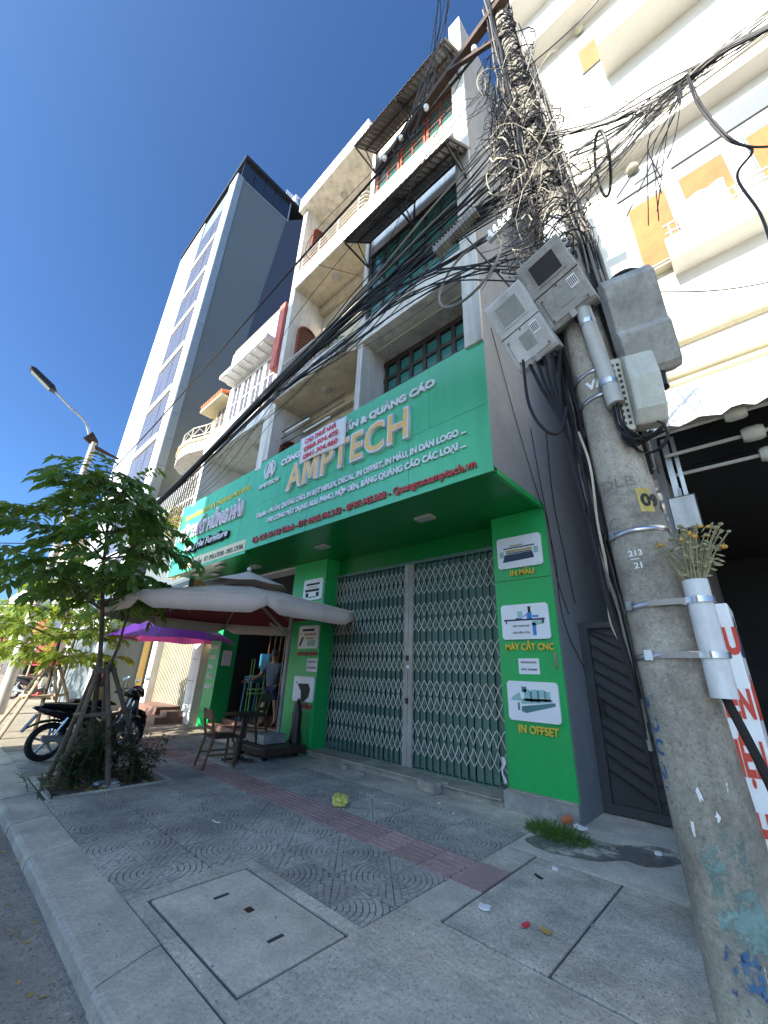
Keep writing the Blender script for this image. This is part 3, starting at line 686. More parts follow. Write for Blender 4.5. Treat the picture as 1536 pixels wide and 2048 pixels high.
lettering('TP. Đà Nẵng   ĐT: 0905.678388 - 0905.129386', -10.95, 4.066, 3.97, .12, 'letter_black', s2, 2.85, .001, .004)
qr = MB().box(-11.43,-11.40,5.7,5.95,1.55,1.95).build('paper_notice', 'paper', fh)
# ================================================================== YELLOW HOUSE
yh = thing('yellow_house', 'narrow yellow house with curved balcony, tiled canopy and granite steps', 'building', (-14,6,0), world=True)
MB().box(-16.6,-12.08,5.85,14,0,10.3).build('house_body', 'yellow_wall', yh)
MB().box(-12.75,-11.3,4.45,5.85,8.76,10.4).build('upper_room', 'yellow_wall', yh)
window(yh, -12.3,-11.6, 4.4, 8.9, 9.75, 2, 1, 'cream_trim', 'grey_glass', .06, .05)
q = MB()
for i in range(10): x = -12.85+.16*i; q.tube([(x+.08,4.0,9.9),(x+.08,4.46,10.06)], .07, 8)
q.build('tiled_canopy', 'brick_orange', yh); MB().box(-12.9,-11.3,4.02,4.45,9.74,9.83).build('canopy_slab', 'cream_trim', yh)
cv = [(-15.0,5.85),(-15.0,4.5),(-14.6,4.15),(-13.9,3.98),(-13.2,4.0),(-12.6,4.2),(-12.2,4.3),(-11.76,4.3),(-11.76,5.85)]
MB().prism(cv, lambda a,b,d:(a,b,d), 8.22, 8.76).build('balcony_slab', 'white_wall', yh)
MB().prism([(a, b-.05 if b < 5 else b) for a, b in cv], lambda a,b,d:(a,b,d), 8.62, 8.72).build('balcony_trim', 'yellow_wall', yh)
q = MB(); P = [(a, b+.05) for a, b in cv[1:-1]]
for z in (8.9,9.25): q.tube([(a,b,z) for a,b in P], .02, 6)
for a, b in P: q.tube([(a,b,8.76),(a,b,9.25)], .02, 6)
for (a, b), (c_, d_) in zip(P[:-1], P[1:]): q.tube([(a,b,8.9),((a+c_)/2,(b+d_)/2,9.18),(c_,d_,8.9)], .012, 5)
q.build('balcony_railing', 'rail_steel', yh)
MB().box(-12.35,-12.07,4.6,5.85,5.6,8.2).build('orange_pier', 'orange_wall', yh)
MB().box(-16.5,-12.4,5.7,5.84,5.4,8.2).build('loggia_back', 'dark_glass', yh)
MB().box(-16.6,-12.0,4.25,5.85,5.3,5.5).build('balcony_slab', 'white_wall', yh)
q = MB()
for i in range(22): x = -16.4+.2*i; q.box(x,x+.025,4.3,4.325,5.5,7.4)
for z in (5.6,6.5,7.4): q.box(-16.5,-12.1,4.29,4.335,z,z+.03)
q.build('balcony_grille', 'white_paint', yh)
MB().box(-16.6,-12.35,4.7,4.85,3.7,5.2).build('sign_board', 'tower_side', yh); lettering('GABU', -13.9, 4.68, 4.1, .4, 'letter_yellow', yh, 1.3, .01, .02)
MB().box(-12.95,-12.35,5.5,5.85,0,3.7).build('tile_pier', 'white_wall', yh)
for z in (.5,1.1,1.7,2.3): MB().box(-12.9,-12.55,5.49,5.5,z,z+.012).build('tile_joint', 'groove', yh)
MB().box(-16.3,-15.9,5.45,5.85,0,3.7).build('white_pier', 'white_wall', yh)
MB().box(-16.3,-12.35,5.3,5.85,3.3,3.7).build('lintel', 'cream_wall', yh)
sg_ = MB().box(-15.9,-12.95,5.72,5.76,3.2,3.3).build('folding_shutter', 'cream_trim', yh)
sb = MB().box(-.02,.02,-.015,.015,.3,3.2).mesh('shutter_bar', 'cream_trim'); sp = MB().box(-.045,.045,-.004,.004,.3,3.2).mesh('shutter_slat', 'gate_post')
for i in range(24): inst('shutter_bar', sb, sg_, (-15.86+.125*i,5.7,0)); inst('shutter_slat', sp, sg_, (-15.8+.125*i,5.74,0))
for (a,b,c_,d_,h) in ((-15.9,-12.75,4.75,5.7,.17),(-15.4,-13.5,5.0,5.7,.36),(-13.3,-12.8,5.05,5.6,.30)): MB().box(a,b,c_,d_,-.02,h).build('granite_step', 'granite', yh, bevel=.01)
# ================================================================== TOWER
tw = thing('office_tower', 'tall slim office tower with white front panels and dark blue-grey side wall', 'building', (-21,9,0), world=True)
MB().box(-25.1,-16.78,4.14,16,0,28.4).build('tower_body', 'tower_side', tw)
pm = MB().box(-.49,.49,-.02,.02,.008,1.292).mesh('cladding_panel', 'tower_panel')
for r_ in range(22):
    for c_ in range(4): inst('cladding_panel', pm, tw, V((-24.6+1.01*c_,4.1,1.3*r_))-tw.location)
    inst('cladding_panel', pm, tw, V((-17.27,4.1,1.3*r_))-tw.location)
sm_ = MB().box(-.012,.012,-.165,.165,.008,1.292).mesh('side_panel', 'tower_strip')
for r_ in range(22): inst('side_panel', sm_, tw, V((-16.766,4.28,1.3*r_))-tw.location)
MB().prism([(7.5,28.38),(9.2,30.6),(15.9,30.6),(15.9,2),(5.6,2),(6.6,17.8)], lambda a,b,d:(d,a,b), -16.79, -16.745).build('navy_area', 'tower_navy', tw)  # slanted navy plate over the rear part of the side wall
for k in range(10):
    z = 4.9+2.65*k-2.0; z1 = z+2.65
    if z1 > 28.5: break
    MB().box(-20.95,-17.78,4.03,4.09,z-.17,z+.17).build('floor_band', 'tower_panel', tw)
    wo = MB().box(-20.95,-17.78,4.10,4.135,z+.17,z1-.17).build('tower_window', 'black_metal', tw)
    for a in (-20.9,-19.9,-18.85): MB().box(a,a+.98,4.085,4.098,z+.2,z1-.2).build('pane', 'grey_glass', wo)
MB().box(-16.9,-16.79,4.3,7.5,28.42,30.2).build('penthouse_glass', 'dark_glass', tw)
for y in (5.0,5.7,6.4): MB().box(-16.79,-16.775,y,y+.05,28.45,30.2).build('mullion', 'black_metal', tw)
MB().box(-26,-16.95,4.5,7.5,28.42,30.2).build('penthouse_glass', 'dark_glass', tw)
MB().box(-26.3,-16.6,4.22,9.0,30.2,30.42).build('roof_slab', 'black_metal', tw)
MB().prism([(4.3,28.38),(4.3,28.44),(7.52,28.44),(7.52,30.2),(7.6,30.2),(7.6,28.36)], lambda a,b,d:(d,a,b), -16.775, -16.74).build('trim', 'tower_strip', tw)
ru = thing('rooftop_unit', 'white rooftop air unit and lattice panel on the tower roof', 'roof unit', (-16.9,8.1,30.42), world=True)
MB().box(-17.2,-16.65,7.75,8.6,30.44,31.3).build('casing', 'white_paint', ru); MB().lathe([(.0,.02),(.3,.02),(.33,0)], (-16.64,8.2,30.87), 18, axis='x').build('fan', 'galv', ru)
q = MB()
for k in range(5): q.bar((-17.1,7.3+.12*k,30.42),(-17.1,7.3+.12*k,31.7),.03,.03); q.bar((-17.1,7.25,30.6+.25*k),(-17.1,7.85,30.6+.25*k),.03,.03)
q.build('lattice_panel', 'white_paint', ru)
# ================================================================== HOUSES FURTHER DOWN THE STREET
def far_house(x0, x1, h, wall, lab, extra, sign=None):
    t = thing('row_house', lab, 'building', ((x0+x1)/2,6,0), world=True, group='row houses further down the street')
    MB().box(x0,x1-.02,5.6,14,0,h).build('wall', wall, t)
    MB().box(x0+.1,x1-.1,4.9,5.6,3.3,3.6).build('canopy', 'white_wall', t)
    if sign: MB().box(x0+.15,x1-.15,4.85,4.95,3.0,4.0).build('sign_board', sign, t)
    MB().box(x0+.35,x1-.35,5.5,5.6,0,2.9).build('shop_front', extra, t)
    nf = int((h-4)/3)
    for f in range(nf):
        for i in range(2):
            a = x0+.5+i*(x1-x0-1)/2; window(t, a, a+(x1-x0-1)/2-.3, 5.54, 4.6+3*f, 6.2+3*f, 2, 1, 'white_paint', 'grey_glass', .06, .055)
    return t
t = far_house(-20.9,-16.7,3.9,'white_wall','white shop base of the tower with glass doors and yellow posts','dark_glass','black_metal')
MB().box(-20.2,-16.6,4.75,4.84,3.05,3.5).build('board', 'black_metal', t)
for x in (-20.6,-19.2,-18.0,-16.95): MB().box(x,x+.22,5.3,5.5,0,3.2).build('post', 'yellow_wall', t)
lettering('NGABOC', -18.6, 4.835, 3.2, .3, 'letter_yellow', t, 1.7, .01, .02)
far_house(-29,-25.2,9,'cream_wall','cream row house just past the tower with dark shop front','dark_glass','red_stuff')
far_house(-34,-29,12,'white_wall','white four-storey row house further along the street','interior','tower_navy')
far_house(-40,-34,8,'yellow_wall','low yellow row house far along the street','red_stuff','red_stuff')
far_house(-52,-40,11,'cream_wall','wide cream building at the far end of the street','interior','white_wall')
far_house(-80,-52,9,'white_wall','long white building closing the far end of the street','dark_glass','red_stuff')
# ================================================================== WHITE BUILDING ON THE RIGHT
W = 5.8
wb = thing('white_building', 'sunlit white building with boarded windows and a dark open garage below', 'building', (2,7,0), world=True)
MB().box(-1.22,7.5,W,15,4.6,19).build('wall', 'bright_wall', wb)
MB().box(-.78,-.5,W,15,0,4.6).build('side_wall', 'grey_wall', wb)
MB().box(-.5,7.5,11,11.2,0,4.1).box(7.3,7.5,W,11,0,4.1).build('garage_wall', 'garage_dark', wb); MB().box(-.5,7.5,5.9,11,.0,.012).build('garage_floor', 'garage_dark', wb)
MB().box(-.49,7.4,W-.001,W+.18,4.1,4.6).build('lintel', 'garage_dark', wb)  # near-black colour stands in for deep shadow above the garage opening
MB().prism([(4.80,4.42),(5.78,5.06),(5.78,5.03),(4.80,4.39)], lambda a,b,d:(d,a,b), -.6, 7.3).build('awning_dark_sheet', 'awning_dark_sheet', wb)  # added sheet; its dark colour makes the cloth's underside look shaded
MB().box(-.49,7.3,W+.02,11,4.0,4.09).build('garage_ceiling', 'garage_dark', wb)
def ledge(x0, z, p, h, nm='ledge', mat='bright_wall', x1=7.5): return MB().box(x0,x1,W-p,W,z,z+h).build(nm, mat, wb)
ledge(.21,7.09,.335,.42,'balcony_ledge'); ledge(-1.2,9.93,.3,.34); ledge(.17,12.7,.62,.5); ledge(-1.2,15.15,.5,.45); ledge(-1.22,17.6,.6,.5)
for z in (9.95,15.17): MB().box(-1.18,7.4,W-.32,W-.3,z+.2,z+.24).build('moulding', 'cream_trim', wb)
for (z, r) in ((5.95,.09),(5.45,.115)): MB().tube([(-.75,W-.02,z),(7.4,W-.02,z)], r, 10).build('moulding', 'cream_trim', wb, smooth=True)
MB().box(-.75,7.4,W-.1,W,5.26,5.30).build('moulding', 'cream_trim', wb)
def board(x0, x1, z0, z1):
    o = MB().box(x0,x1,W-.03,W+.01,z0,z1).build('window', 'frame_grey', wb); MB().box(x0+.03,x1-.01,W-.034,W-.031,z0+.01,z1-.09).build('plywood', 'ply', o)
for a, b in ((-.13,.41),(.57,1.13),(1.37,1.95),(2.2,2.8)): board(a,b,7.38,8.93)
for a, b in ((-.21,.46),(.57,1.95),(2.1,3.4)): MB().box(a,b,W-.03,W+.01,9.2,9.6).build('transom', 'frame_grey', wb)
board(-.17,.21,13.42,14.36); board(.9,1.5,13.42,14.36)
for z in (7.26,7.32): MB().box(-.2,3.5,W-.14,W,z,z+.028).build('sill', 'cream_trim', wb)
q = MB()
for i in range(13):
    for j in range(7): q.v.append((.42+.05*i+.01*math.sin(j), W-.15-.02*math.sin(i*1.3), 7.45+.13*j+(.03*math.sin(i) if j == 0 else 0)))
for i in range(12):
    for j in range(6): a = i*7+j; q.f.append((a,a+1,a+8,a+7))
cs = q.build('hanging_sheet', 'cloth_sheet', None, smooth=True); cs.modifiers.new('s','SOLIDIFY').thickness = .006
tag(cs, 'white cloth sheet hanging over the balcony rail of the white building', 'sheet')
br = MB()
for z in (7.62,7.78): br.tube([(.24,W-.3,z),(7.4,W-.3,z)], .016, 6)
for i in range(9): br.tube([(.3+.75*i,W-.3,7.5),(.3+.75*i,W-.3,7.8)], .012, 6)
br.build('balcony_rail', 'rail_steel', wb)
for (x, z) in ((-.02,15.0),(.12,9.7)): MB().lathe([(0,-.1),(.05,-.1),(.09,-.06),(.1,0)], (x,W-.05,z), 14, axis='y').build('round_lamp', 'cream_trim', wb, smooth=True)
# scalloped awning over the garage
aw = MB(); n = 90
zs = lambda x: 4.1+.07*abs(math.sin((x+.45)*math.pi/.30))
for i in range(n+1):
    x = -.62+7.9*i/n
    aw.v += [(x,W-.02,5.15),(x,4.95,4.72),(x,4.78,4.5),(x,4.775,zs(x))]
for i in range(n):
    for j in range(3): a = i*4+j; aw.f.append((a,a+1,a+5,a+4))
ao = aw.build('fabric_awning', 'cloth_sheet', wb); ao.modifiers.new('s','SOLIDIFY').thickness = .006
for k, (y, z) in enumerate(((4.95,4.18),(5.25,4.16),(5.5,4.12))):
    rb_ = MB().tube([(-.4,y,z-.12*k),(7,y,z-.12*k)], .022, 8).build('awning_tube', 'pvc_grey', wb)
    for x in (.28+.1*k,1.6,2.9): MB().lathe([(.0,-.09),(.07,-.09),(.085,-.05),(.085,.05),(.07,.09),(0,.09)], (x,y,z-.12*k), 14, axis='x').build('roller_hub', 'box_cream', rb_, smooth=True)
MB().box(-.45,-.1,4.78,5.0,4.3,4.48).build('awning_bracket', 'galv', wb)
po = MB(); po.box(-.42,-.36,5.3,5.36,3.5,4.3); po.box(-.33,-.29,5.3,5.34,3.5,4.3); po.build('awning_post', 'galv', wb)
pb = thing('sign_panel', 'small grey metal panel hanging at the garage corner behind the pole', 'panel', (-.37,5.2,3.1), world=True)
MB().box(-.47,-.24,5.18,5.21,3.12,3.48).build('face', 'meter_box_light', pb); MB().box(-.48,-.23,5.2,5.3,3.1,3.5).build('case', 'black_metal', pb)
MB().bar((-.36,5.25,3.48),(-.36,5.3,3.62),.03,.03).build('bracket', 'galv', pb)
# box sign with red lettering by the garage
rs = thing('box_sign', 'white box sign with big red letters standing behind the utility pole', 'sign', (.1,3.8,0), world=True)
MB().box(-.62,-.16,3.8,4.25,.06,2.1).build('box', 'white_paint', rs, bevel=.008)
for (a, b, h, z) in (('SỰU',-.38,.17,1.76),('ĐIỆN',-.40,.17,1.36),('ĐIIỆN',-.41,.2,1.02),('THO',-.38,.2,.62)): lettering(a, b, 3.796, z, h, 'letter_redpaint', rs, .23, .002, .012)
for (a, z) in (('SỬA',1.75),('RỬA',1.35),('XE',.95)):
    lettering(a, 0, 0, 0, .2, 'print_navy' if z > 1.5 or z < 1.2 else 'letter_redpaint', rs, .38, .002, .01, rot=Matrix(((0,0,1,-.157),(1,0,0,3.83),(0,1,0,z),(0,0,0,1))))
for y in (3.85,4.2): MB().box(-.58,-.2,y-.02,y+.02,0,.06).build('foot', 'black_metal', rs)
# alley gate
ag = thing('alley_gate', 'dark grey steel gate with chevron bars between the shop house and the garage', 'gate', (-1.4,6.42,0), world=True)
MB().box(-2.02,-1.9,6.38,6.5,0,2.32).box(-.9,-.79,6.38,6.5,0,2.32).box(-1.9,-.9,6.38,6.46,2.24,2.32).box(-1.9,-.9,6.38,6.46,.02,.12).build('frame', 'gate_grey', ag)
MB().box(-1.9,-.9,6.45,6.462,.12,2.24).build('sheet', 'gate_grey', ag)
cb = MB().box(-1.415,-1.385,6.41,6.44,.12,2.24).build('centre_bar', 'gate_grey', ag)
for k in range(12):
    z = .2+.17*k
    for (a, b) in ((-1.89,-1.415),(-1.385,-.91)):
        zz = (z+.28, z) if a < -1.5 else (z, z+.28)
        if max(zz) > 2.24: zz = tuple(min(v, 2.22) for v in zz)
        if abs(zz[0]-zz[1]) < .02: continue
        MB().bar((a,6.432,zz[0]),(b,6.432,zz[1]),.02,.026,(0,1,0)).build('chevron_bar', 'black_metal', ag)
MB().box(-1.86,-1.82,6.36,6.385,1.1,1.3).build('lock', 'black_metal', ag)
MB().prism([(6.5,2.3),(15,2.3),(15,5),(6.5,5)], lambda a,b,d:(d,a,b), -.99,-.785).build('alley_wall', 'grey_wall', ag)
# ================================================================== ACROSS THE STREET (outside the frame, they shade the pavement)
def across(x0, x1, h, lab):
    t = thing('opposite_building', lab, 'building', ((x0+x1)/2,-14,0), world=True, group='buildings across the street behind the viewer')
    MB().box(x0,x1-.02,-20,-9.0,0,h).build('wall', 'white_wall', t)
    MB().box(x0,x1-.02,-9.0,-8.9,h-.6,h).build('cornice', 'white_wall', t)
    nf = int(h/3.4); nx = max(1, int((x1-x0)/2.4))
    for f in range(nf):
        for i in range(nx):
            a = x0+(x1-x0)*(i+.22)/nx; MB().box(a,a+(x1-x0)/nx*.56,-8.98,-8.95,.9+3.4*f,2.7+3.4*f).build('window', 'dark_glass', t)
across(-8.85,-1.95,19.35,'tall white building across the street opposite the green shop')
across(-11.4,-8.85,16.1,'narrow white building across the street left of the tall one')
across(-1.95,1.0,12.45,'lower white building across the street right of the tall one')
# ================================================================== UTILITY POLE
RN = random.Random(11)
PTOP = 11.2
def PA(z): t = z/10.0; return V((-.355-.41*t, 2.82-.05*t, z))
def PR(z): return .182-.0088*z
d0 = V((.13,-.9915,0)); rv = V((.9915,.13,0))
def PP(z, side, out): return PA(z)+rv*side+d0*out
def PC(z, ang, off=0.): r_ = PR(z)+off; return PP(z, r_*math.sin(ang), r_*math.cos(ang))   # ang 0 faces the viewer, + = right
def spline(cp, n=8):
    cp = [V(p) for p in cp]; out = []
    q = [cp[0]*2-cp[1]]+cp+[cp[-1]*2-cp[-2]]
    for i in range(1, len(q)-2):
        a, b, c_, d_ = q[i-1:i+3]
        for k in range(n):
            t = k/n; out.append(.5*((2*b)+(c_-a)*t+(2*a-5*b+4*c_-d_)*t*t+(3*b-a-3*c_+d_)*t**3))
    return out+[cp[-1]]
up_ = thing('utility_pole', 'leaning round concrete utility pole wrapped in tangled cables at the right', 'utility pole', (-.355,2.82,0), world=True)
m_ = MB(); zsq = [ -.1+i*(PTOP+.1)/44 for i in range(45)]
m_.tube([PA(z) for z in zsq], [PR(z)*(1+.006*math.sin(z*9)) for z in zsq], 40); m_.build('shaft', 'pole', up_, smooth=True)
def patch(a0, a1, z0, z1, mat, nm, off=.0025, n=12, nz=10, ragged=0.):
    m_ = MB()
    for i in range(n+1):
        for j in range(nz+1):
            z = z0+(z1-z0)*j/nz; a = a0+(a1-a0)*i/n
            if ragged and (i in (0,n) or j in (0,nz)): z += RN.uniform(-ragged,ragged); a += RN.uniform(-ragged,ragged)*3
            m_.v.append(tuple(PC(z, a, off)))
    for i in range(n):
        for j in range(nz): k = i*(nz+1)+j; m_.f.append((k,k+1,k+nz+2,k+nz+1))
    return m_.build(nm, mat, up_, smooth=True)
patch(-.42,.55,.50,.94,'graffiti_teal','paint_patch',ragged=.03); patch(-.45,.1,.34,.52,'graffiti_blue','paint_patch',ragged=.04,off=.002)
def pole_text(s, ang, z, h, mat, nm='marking', wd=None, off=.003, ex=.001, fat=.004):
    me = text_mesh(s, h/.72, ex, fat, 0, wd); me.materials.clear(); me.materials.append(MATS[mat])
    for v in me.vertices:
        zz = z+v.co.y; v.co = PC(zz, ang+v.co.x/PR(zz), off+v.co.z)
    return link(nm, me, up_)
pole_text('DLB', -.85, 2.68, .075, 'pole_mark', wd=.2, off=.0003, fat=0.); pole_text('C', -.98, 2.42, .08, 'pole_mark', off=.0003, fat=0.)
pole_text('213', -.42, 2.235, .035, 'white_paint', fat=.001); pole_text('—', -.40, 2.205, .03, 'white_paint', fat=.001); pole_text('21', -.33, 2.16, .035, 'white_paint', fat=.001)
for i, ch in enumerate('MƠC05'): pole_text(ch, -1.2, 1.42-.105*i, .07, 'graffiti_blue', fat=.003)
pole_text('V/F', -.5, 3.47, .07, 'white_paint', fat=.004)
stk = patch(.32,.82,2.50,2.66,'gold_foil','sticker'); pole_text('09 A', .40, 2.54, .08, 'letter_black', off=.005)
for (a, z, w_, h_) in ((-.2,1.05,.1,.04),(.1,.98,.06,.03),(.5,1.1,.05,.03),(-.5,.9,.05,.05),(.75,.55,.06,.12),(.2,.40,.05,.1)): patch(a,a+w_,z,z+h_,'white_paint','paper_scrap',off=.004,n=3,nz=3,ragged=.012)
plate = patch(-.85,.45,4.78,5.42,'meter_box_light','warning_plate',off=.012)
for i, (s_, z) in enumerate((('CẤM TRÈO',5.10),('ĐIỆN CAO ÁP',5.02),('NGUY HIỂM',4.94),('CHẾT NGƯỜI',4.86))): pole_text(s_, -.55, z, .045, 'letter_black', wd=.16, off=.015, fat=.002)
pole_text('11', .1, 4.80, .09, 'letter_black', off=.015)
def strap(z, extra=None, tilt=0.):
    m_ = MB(); n = 40
    for j in (0,1):
        for i in range(n): a = 2*math.pi*i/n; m_.v.append(tuple(PC(z+.03*j-.015+tilt*math.sin(a), a, .006)))
    for i in range(n): m_.f.append((i,(i+1)%n,n+(i+1)%n,n+i))
    o = m_.build('strap', 'steel', up_, smooth=True); o.modifiers.new('s','SOLIDIFY').thickness = .003
    a = -.75+.25*math.sin(z*5); b = MB(); p = PC(z, a, .012); t = (PC(z, a+.1)-PC(z, a-.1)).normalized(); b.obox(p, t*.022, V((0,0,.026)), V((0,1,0))*.008); b.build('buckle', 'steel', o)
for z in (3.62,3.40,2.39,1.955,1.685): strap(z, tilt=.012)
# meter cabinets on the pole
def cabinet(name, lab, base, face, w_, h_, dep, mat, wmat, tilt=R(30), roll=R(12)):
    """base = centre of the back bottom edge, face = outward direction"""
    t = thing(name, lab, 'meter box', base, world=True); f_ = V(face).normalized(); s_ = V((-f_.y, f_.x, 0)); zz = V((0,0,1))
    s_, zz = s_*math.cos(roll)+zz*math.sin(roll), zz*math.cos(roll)-s_*math.sin(roll); f_, zz = f_*math.cos(tilt)-zz*math.sin(tilt), zz*math.cos(tilt)+f_*math.sin(tilt); base = V(base)-zz*h_/2-f_*dep/2
    k = h_/.78; pr = [(0,0),(dep*.92,0),(dep,.03),(dep,.36*k),(dep*.78,.40*k),(dep*.78,.76*k),(dep*.7,h_),(0,h_)]
    P_ = lambda a, b, d: base+f_*a+zz*b+s_*d
    MB().prism(pr, P_, -w_/2, w_/2).build('case', mat, t, bevel=.008)
    x = dep*.78; MB().prism([(-w_*.33,.45*k),(w_*.33,.45*k),(w_*.33,.71*k),(-w_*.33,.71*k)], lambda a,b,d: P_(d,b,a), x, x+.006).build('window_frame', mat, t)
    MB().prism([(-w_*.28,.475*k),(w_*.28,.475*k),(w_*.28,.685*k),(-w_*.28,.685*k)], lambda a,b,d: P_(d,b,a), x+.006, x+.009).build('window', wmat, t)
    MB().prism([(-w_*.40,.05*k),(w_*.40,.05*k),(w_*.40,.32*k),(-w_*.40,.32*k)], lambda a,b,d: P_(d,b,a), dep, dep+.01).build('cover', mat, t, bevel=.004)
    MB().prism([(-w_*.12,.13*k),(w_*.16,.13*k),(w_*.16,.29*k),(-w_*.12,.29*k)], lambda a,b,d: P_(d,b,a), dep+.01, dep+.013).build('small_window', 'meter_glass', t)
    lb = MB().prism([(w_*.2,.22*k),(w_*.38,.22*k),(w_*.38,.33*k),(w_*.2,.33*k)], lambda a,b,d: P_(d,b,a), dep+.010, dep+.0125).build('label', 'paper', t)
    for q_ in range(5): MB().prism([(w_*(.215+.033*q_),.235*k),(w_*(.232+.033*q_),.235*k),(w_*(.232+.033*q_),.315*k),(w_*(.215+.033*q_),.315*k)], lambda a,b,d: P_(d,b,a), dep+.0125, dep+.0135).build('print', 'letter_black', lb)
    for (qa, qb) in ((-.37,.07),(.37,.07),(-.37,.30),(.0,.345)): MB().cyl(P_(dep+.009,qb*k,qa*w_), P_(dep+.016,qb*k,qa*w_), .007, .007, 8).build('screw', 'rust_arm', t)
    MB().prism([(-w_*.06,-.012),(w_*.06,-.012),(w_*.06,.05*k),(-w_*.06,.05*k)], lambda a,b,d: P_(d,b,a), dep+.001, dep+.018).build('latch', 'galv', t)
    MB().prism([(-w_*.5-.004,.375*k),(w_*.5+.004,.375*k),(w_*.5+.004,.392*k),(-w_*.5-.004,.392*k)], lambda a,b,d: P_(d,b,a), dep*.75, dep+.004).build('hinge_lip', mat, t)
    MB().cyl(P_(dep*.5,-.05,0), P_(dep*.5,.002,0), .03).build('cable_gland', 'black_plastic', t); MB().cyl(P_(dep*.5,-.04,w_*.28), P_(dep*.5,.002,w_*.28), .022).build('cable_gland', 'black_plastic', t)
    MB().obox(base+zz*h_*.5-f_*.03, s_*.05, f_*.04, zz*h_*.3).build('bracket', 'galv', t)
    return t
cabinet('meter_cabinet', 'weathered grey electric meter box with dark window, upper box on the pole', (-.59,2.5,4.42), (-.1,-1,0), .36, .62, .19, 'meter_box', 'meter_dark')
cabinet('meter_cabinet', 'pale grey electric meter box hung to the left of the pole', (-.90,2.5,4.19), (-.1,-1,0), .34, .64, .19, 'meter_box_light', 'meter_glass')
c3 = thing('junction_cabinet', 'large grey cable cabinet on the right-hand back of the pole', 'cabinet', PP(3.5,.32,-.1), world=True)
f_ = V((.35,-.9,0)).normalized(); s_ = V((-f_.y,f_.x,0)); zz = V((0,0,1)); s_, zz = s_*math.cos(R(10))+zz*math.sin(R(10)), zz*math.cos(R(10))-s_*math.sin(R(10)); f_, zz = f_*.9-zz*.43, zz*.9+f_*.43; b0 = PP(3.50,.30,.02)
MB().prism([(0,0),(.13,0),(.16,.05),(.16,.30),(.13,.34),(.13,.66),(.08,.72),(0,.72)], lambda a,b,d: b0+f_*a+zz*b+s_*d, -.15, .16).build('case', 'meter_box', c3, bevel=.01)
MB().cyl(b0+f_*.09+s_*.02+V((0,0,-.12)), b0+f_*.09+s_*.02, .05).build('cable_gland', 'black_plastic', c3)
t4 = thing('terminal_box', 'cream telephone terminal box with rounded cover low on the right of the pole', 'terminal box', PP(3.1,.2,.15), world=True)
b1 = PP(3.04,.165,.13); f_ = V((.30,-.95,0)).normalized(); s_ = V((-f_.y,f_.x,0))
MB().prism([(0,0),(.10,0),(.16,.08),(.19,.3),(.15,.5),(.06,.60),(0,.60)], lambda a,b,d: b1+f_*a+V((0,0,b))+s_*d, -.03, .14).build('cover', 'box_cream', t4, bevel=.02)
MB().prism([(0,0),(.06,0),(.06,.58),(0,.58)], lambda a,b,d: b1+f_*a+V((0,0,b))+s_*d, -.12, -.03).build('base', 'box_cream', t4, bevel=.008)
for i in range(11):
    for k in (0,1): MB().obox(b1+f_*.062+V((0,0,.05+.047*i))+s_*(-.055-.03*k), s_*.008, f_*.006, V((0,0,.009))).build('port', 'rust_arm', t4)
pp = thing('conduit_pipe', 'cream vertical plastic cable pipe strapped to the front of the pole', 'pipe', PP(3.2,.05,.2), world=True)
MB().cyl(PP(3.24,.075,.215), PP(4.16,.035,.20), .052, .052, 18).build('tube', 'pvc_grey', pp, smooth=True)
MB().lathe([(.054,-.02),(.056,-.02),(.056,.02),(.054,.02)], PP(4.0,.04,.203), 18).build('clip', 'steel', pp); MB().lathe([(.054,-.02),(.056,-.02),(.056,.02),(.054,.02)], PP(3.42,.068,.213), 18).build('clip', 'steel', pp)
q = MB()
for i in range(16):
    a = RN.uniform(0,6.28); r_ = RN.uniform(0,.035); e = PP(3.24,.075,.215)+V((r_*math.cos(a),r_*math.sin(a),.05))
    q.tube(spline([e, e+V((.0,0,-.2)), e+V((RN.uniform(.02,.1),RN.uniform(-.02,.05),-.34)), e+V((RN.uniform(.1,.22),RN.uniform(0,.1),-.30))], 6), .006, 5)
q.build('wires', 'cable', pp)
# flower vase tube
vs = thing('vase_tube', 'white plastic tube strapped to the pole as a flower vase', 'vase', PP(1.5,.17,.2), world=True)
vc = PP(0,.115,.185); vc.z = 0
MB().lathe([(.056,1.49),(.057,2.06),(.050,2.06),(.050,1.49)], vc, 22).build('tube', 'pvc', vs, smooth=True)
for z in (1.955,1.685):
    ring = MB(); pts = [PC(z,-.2,.012), PC(z,.15,.03), vc+V((-.055,-.04,z)), vc+V((.0,-.066,z)), vc+V((.05,-.04,z)), vc+V((.066,.01,z)), vc+V((.03,.06,z))]
    pl = spline(pts, 5)
    for a, b in zip(pl[:-1], pl[1:]): ring.bar(a, b, .004, .03)
    ring.build('strap', 'steel', vs)
fl = thing('dried_flowers', 'bunch of dried flowers standing in the white tube on the pole', 'flowers', vc+V((0,0,2.0)), world=True)
q = MB(); q2 = MB(); q3 = MB()
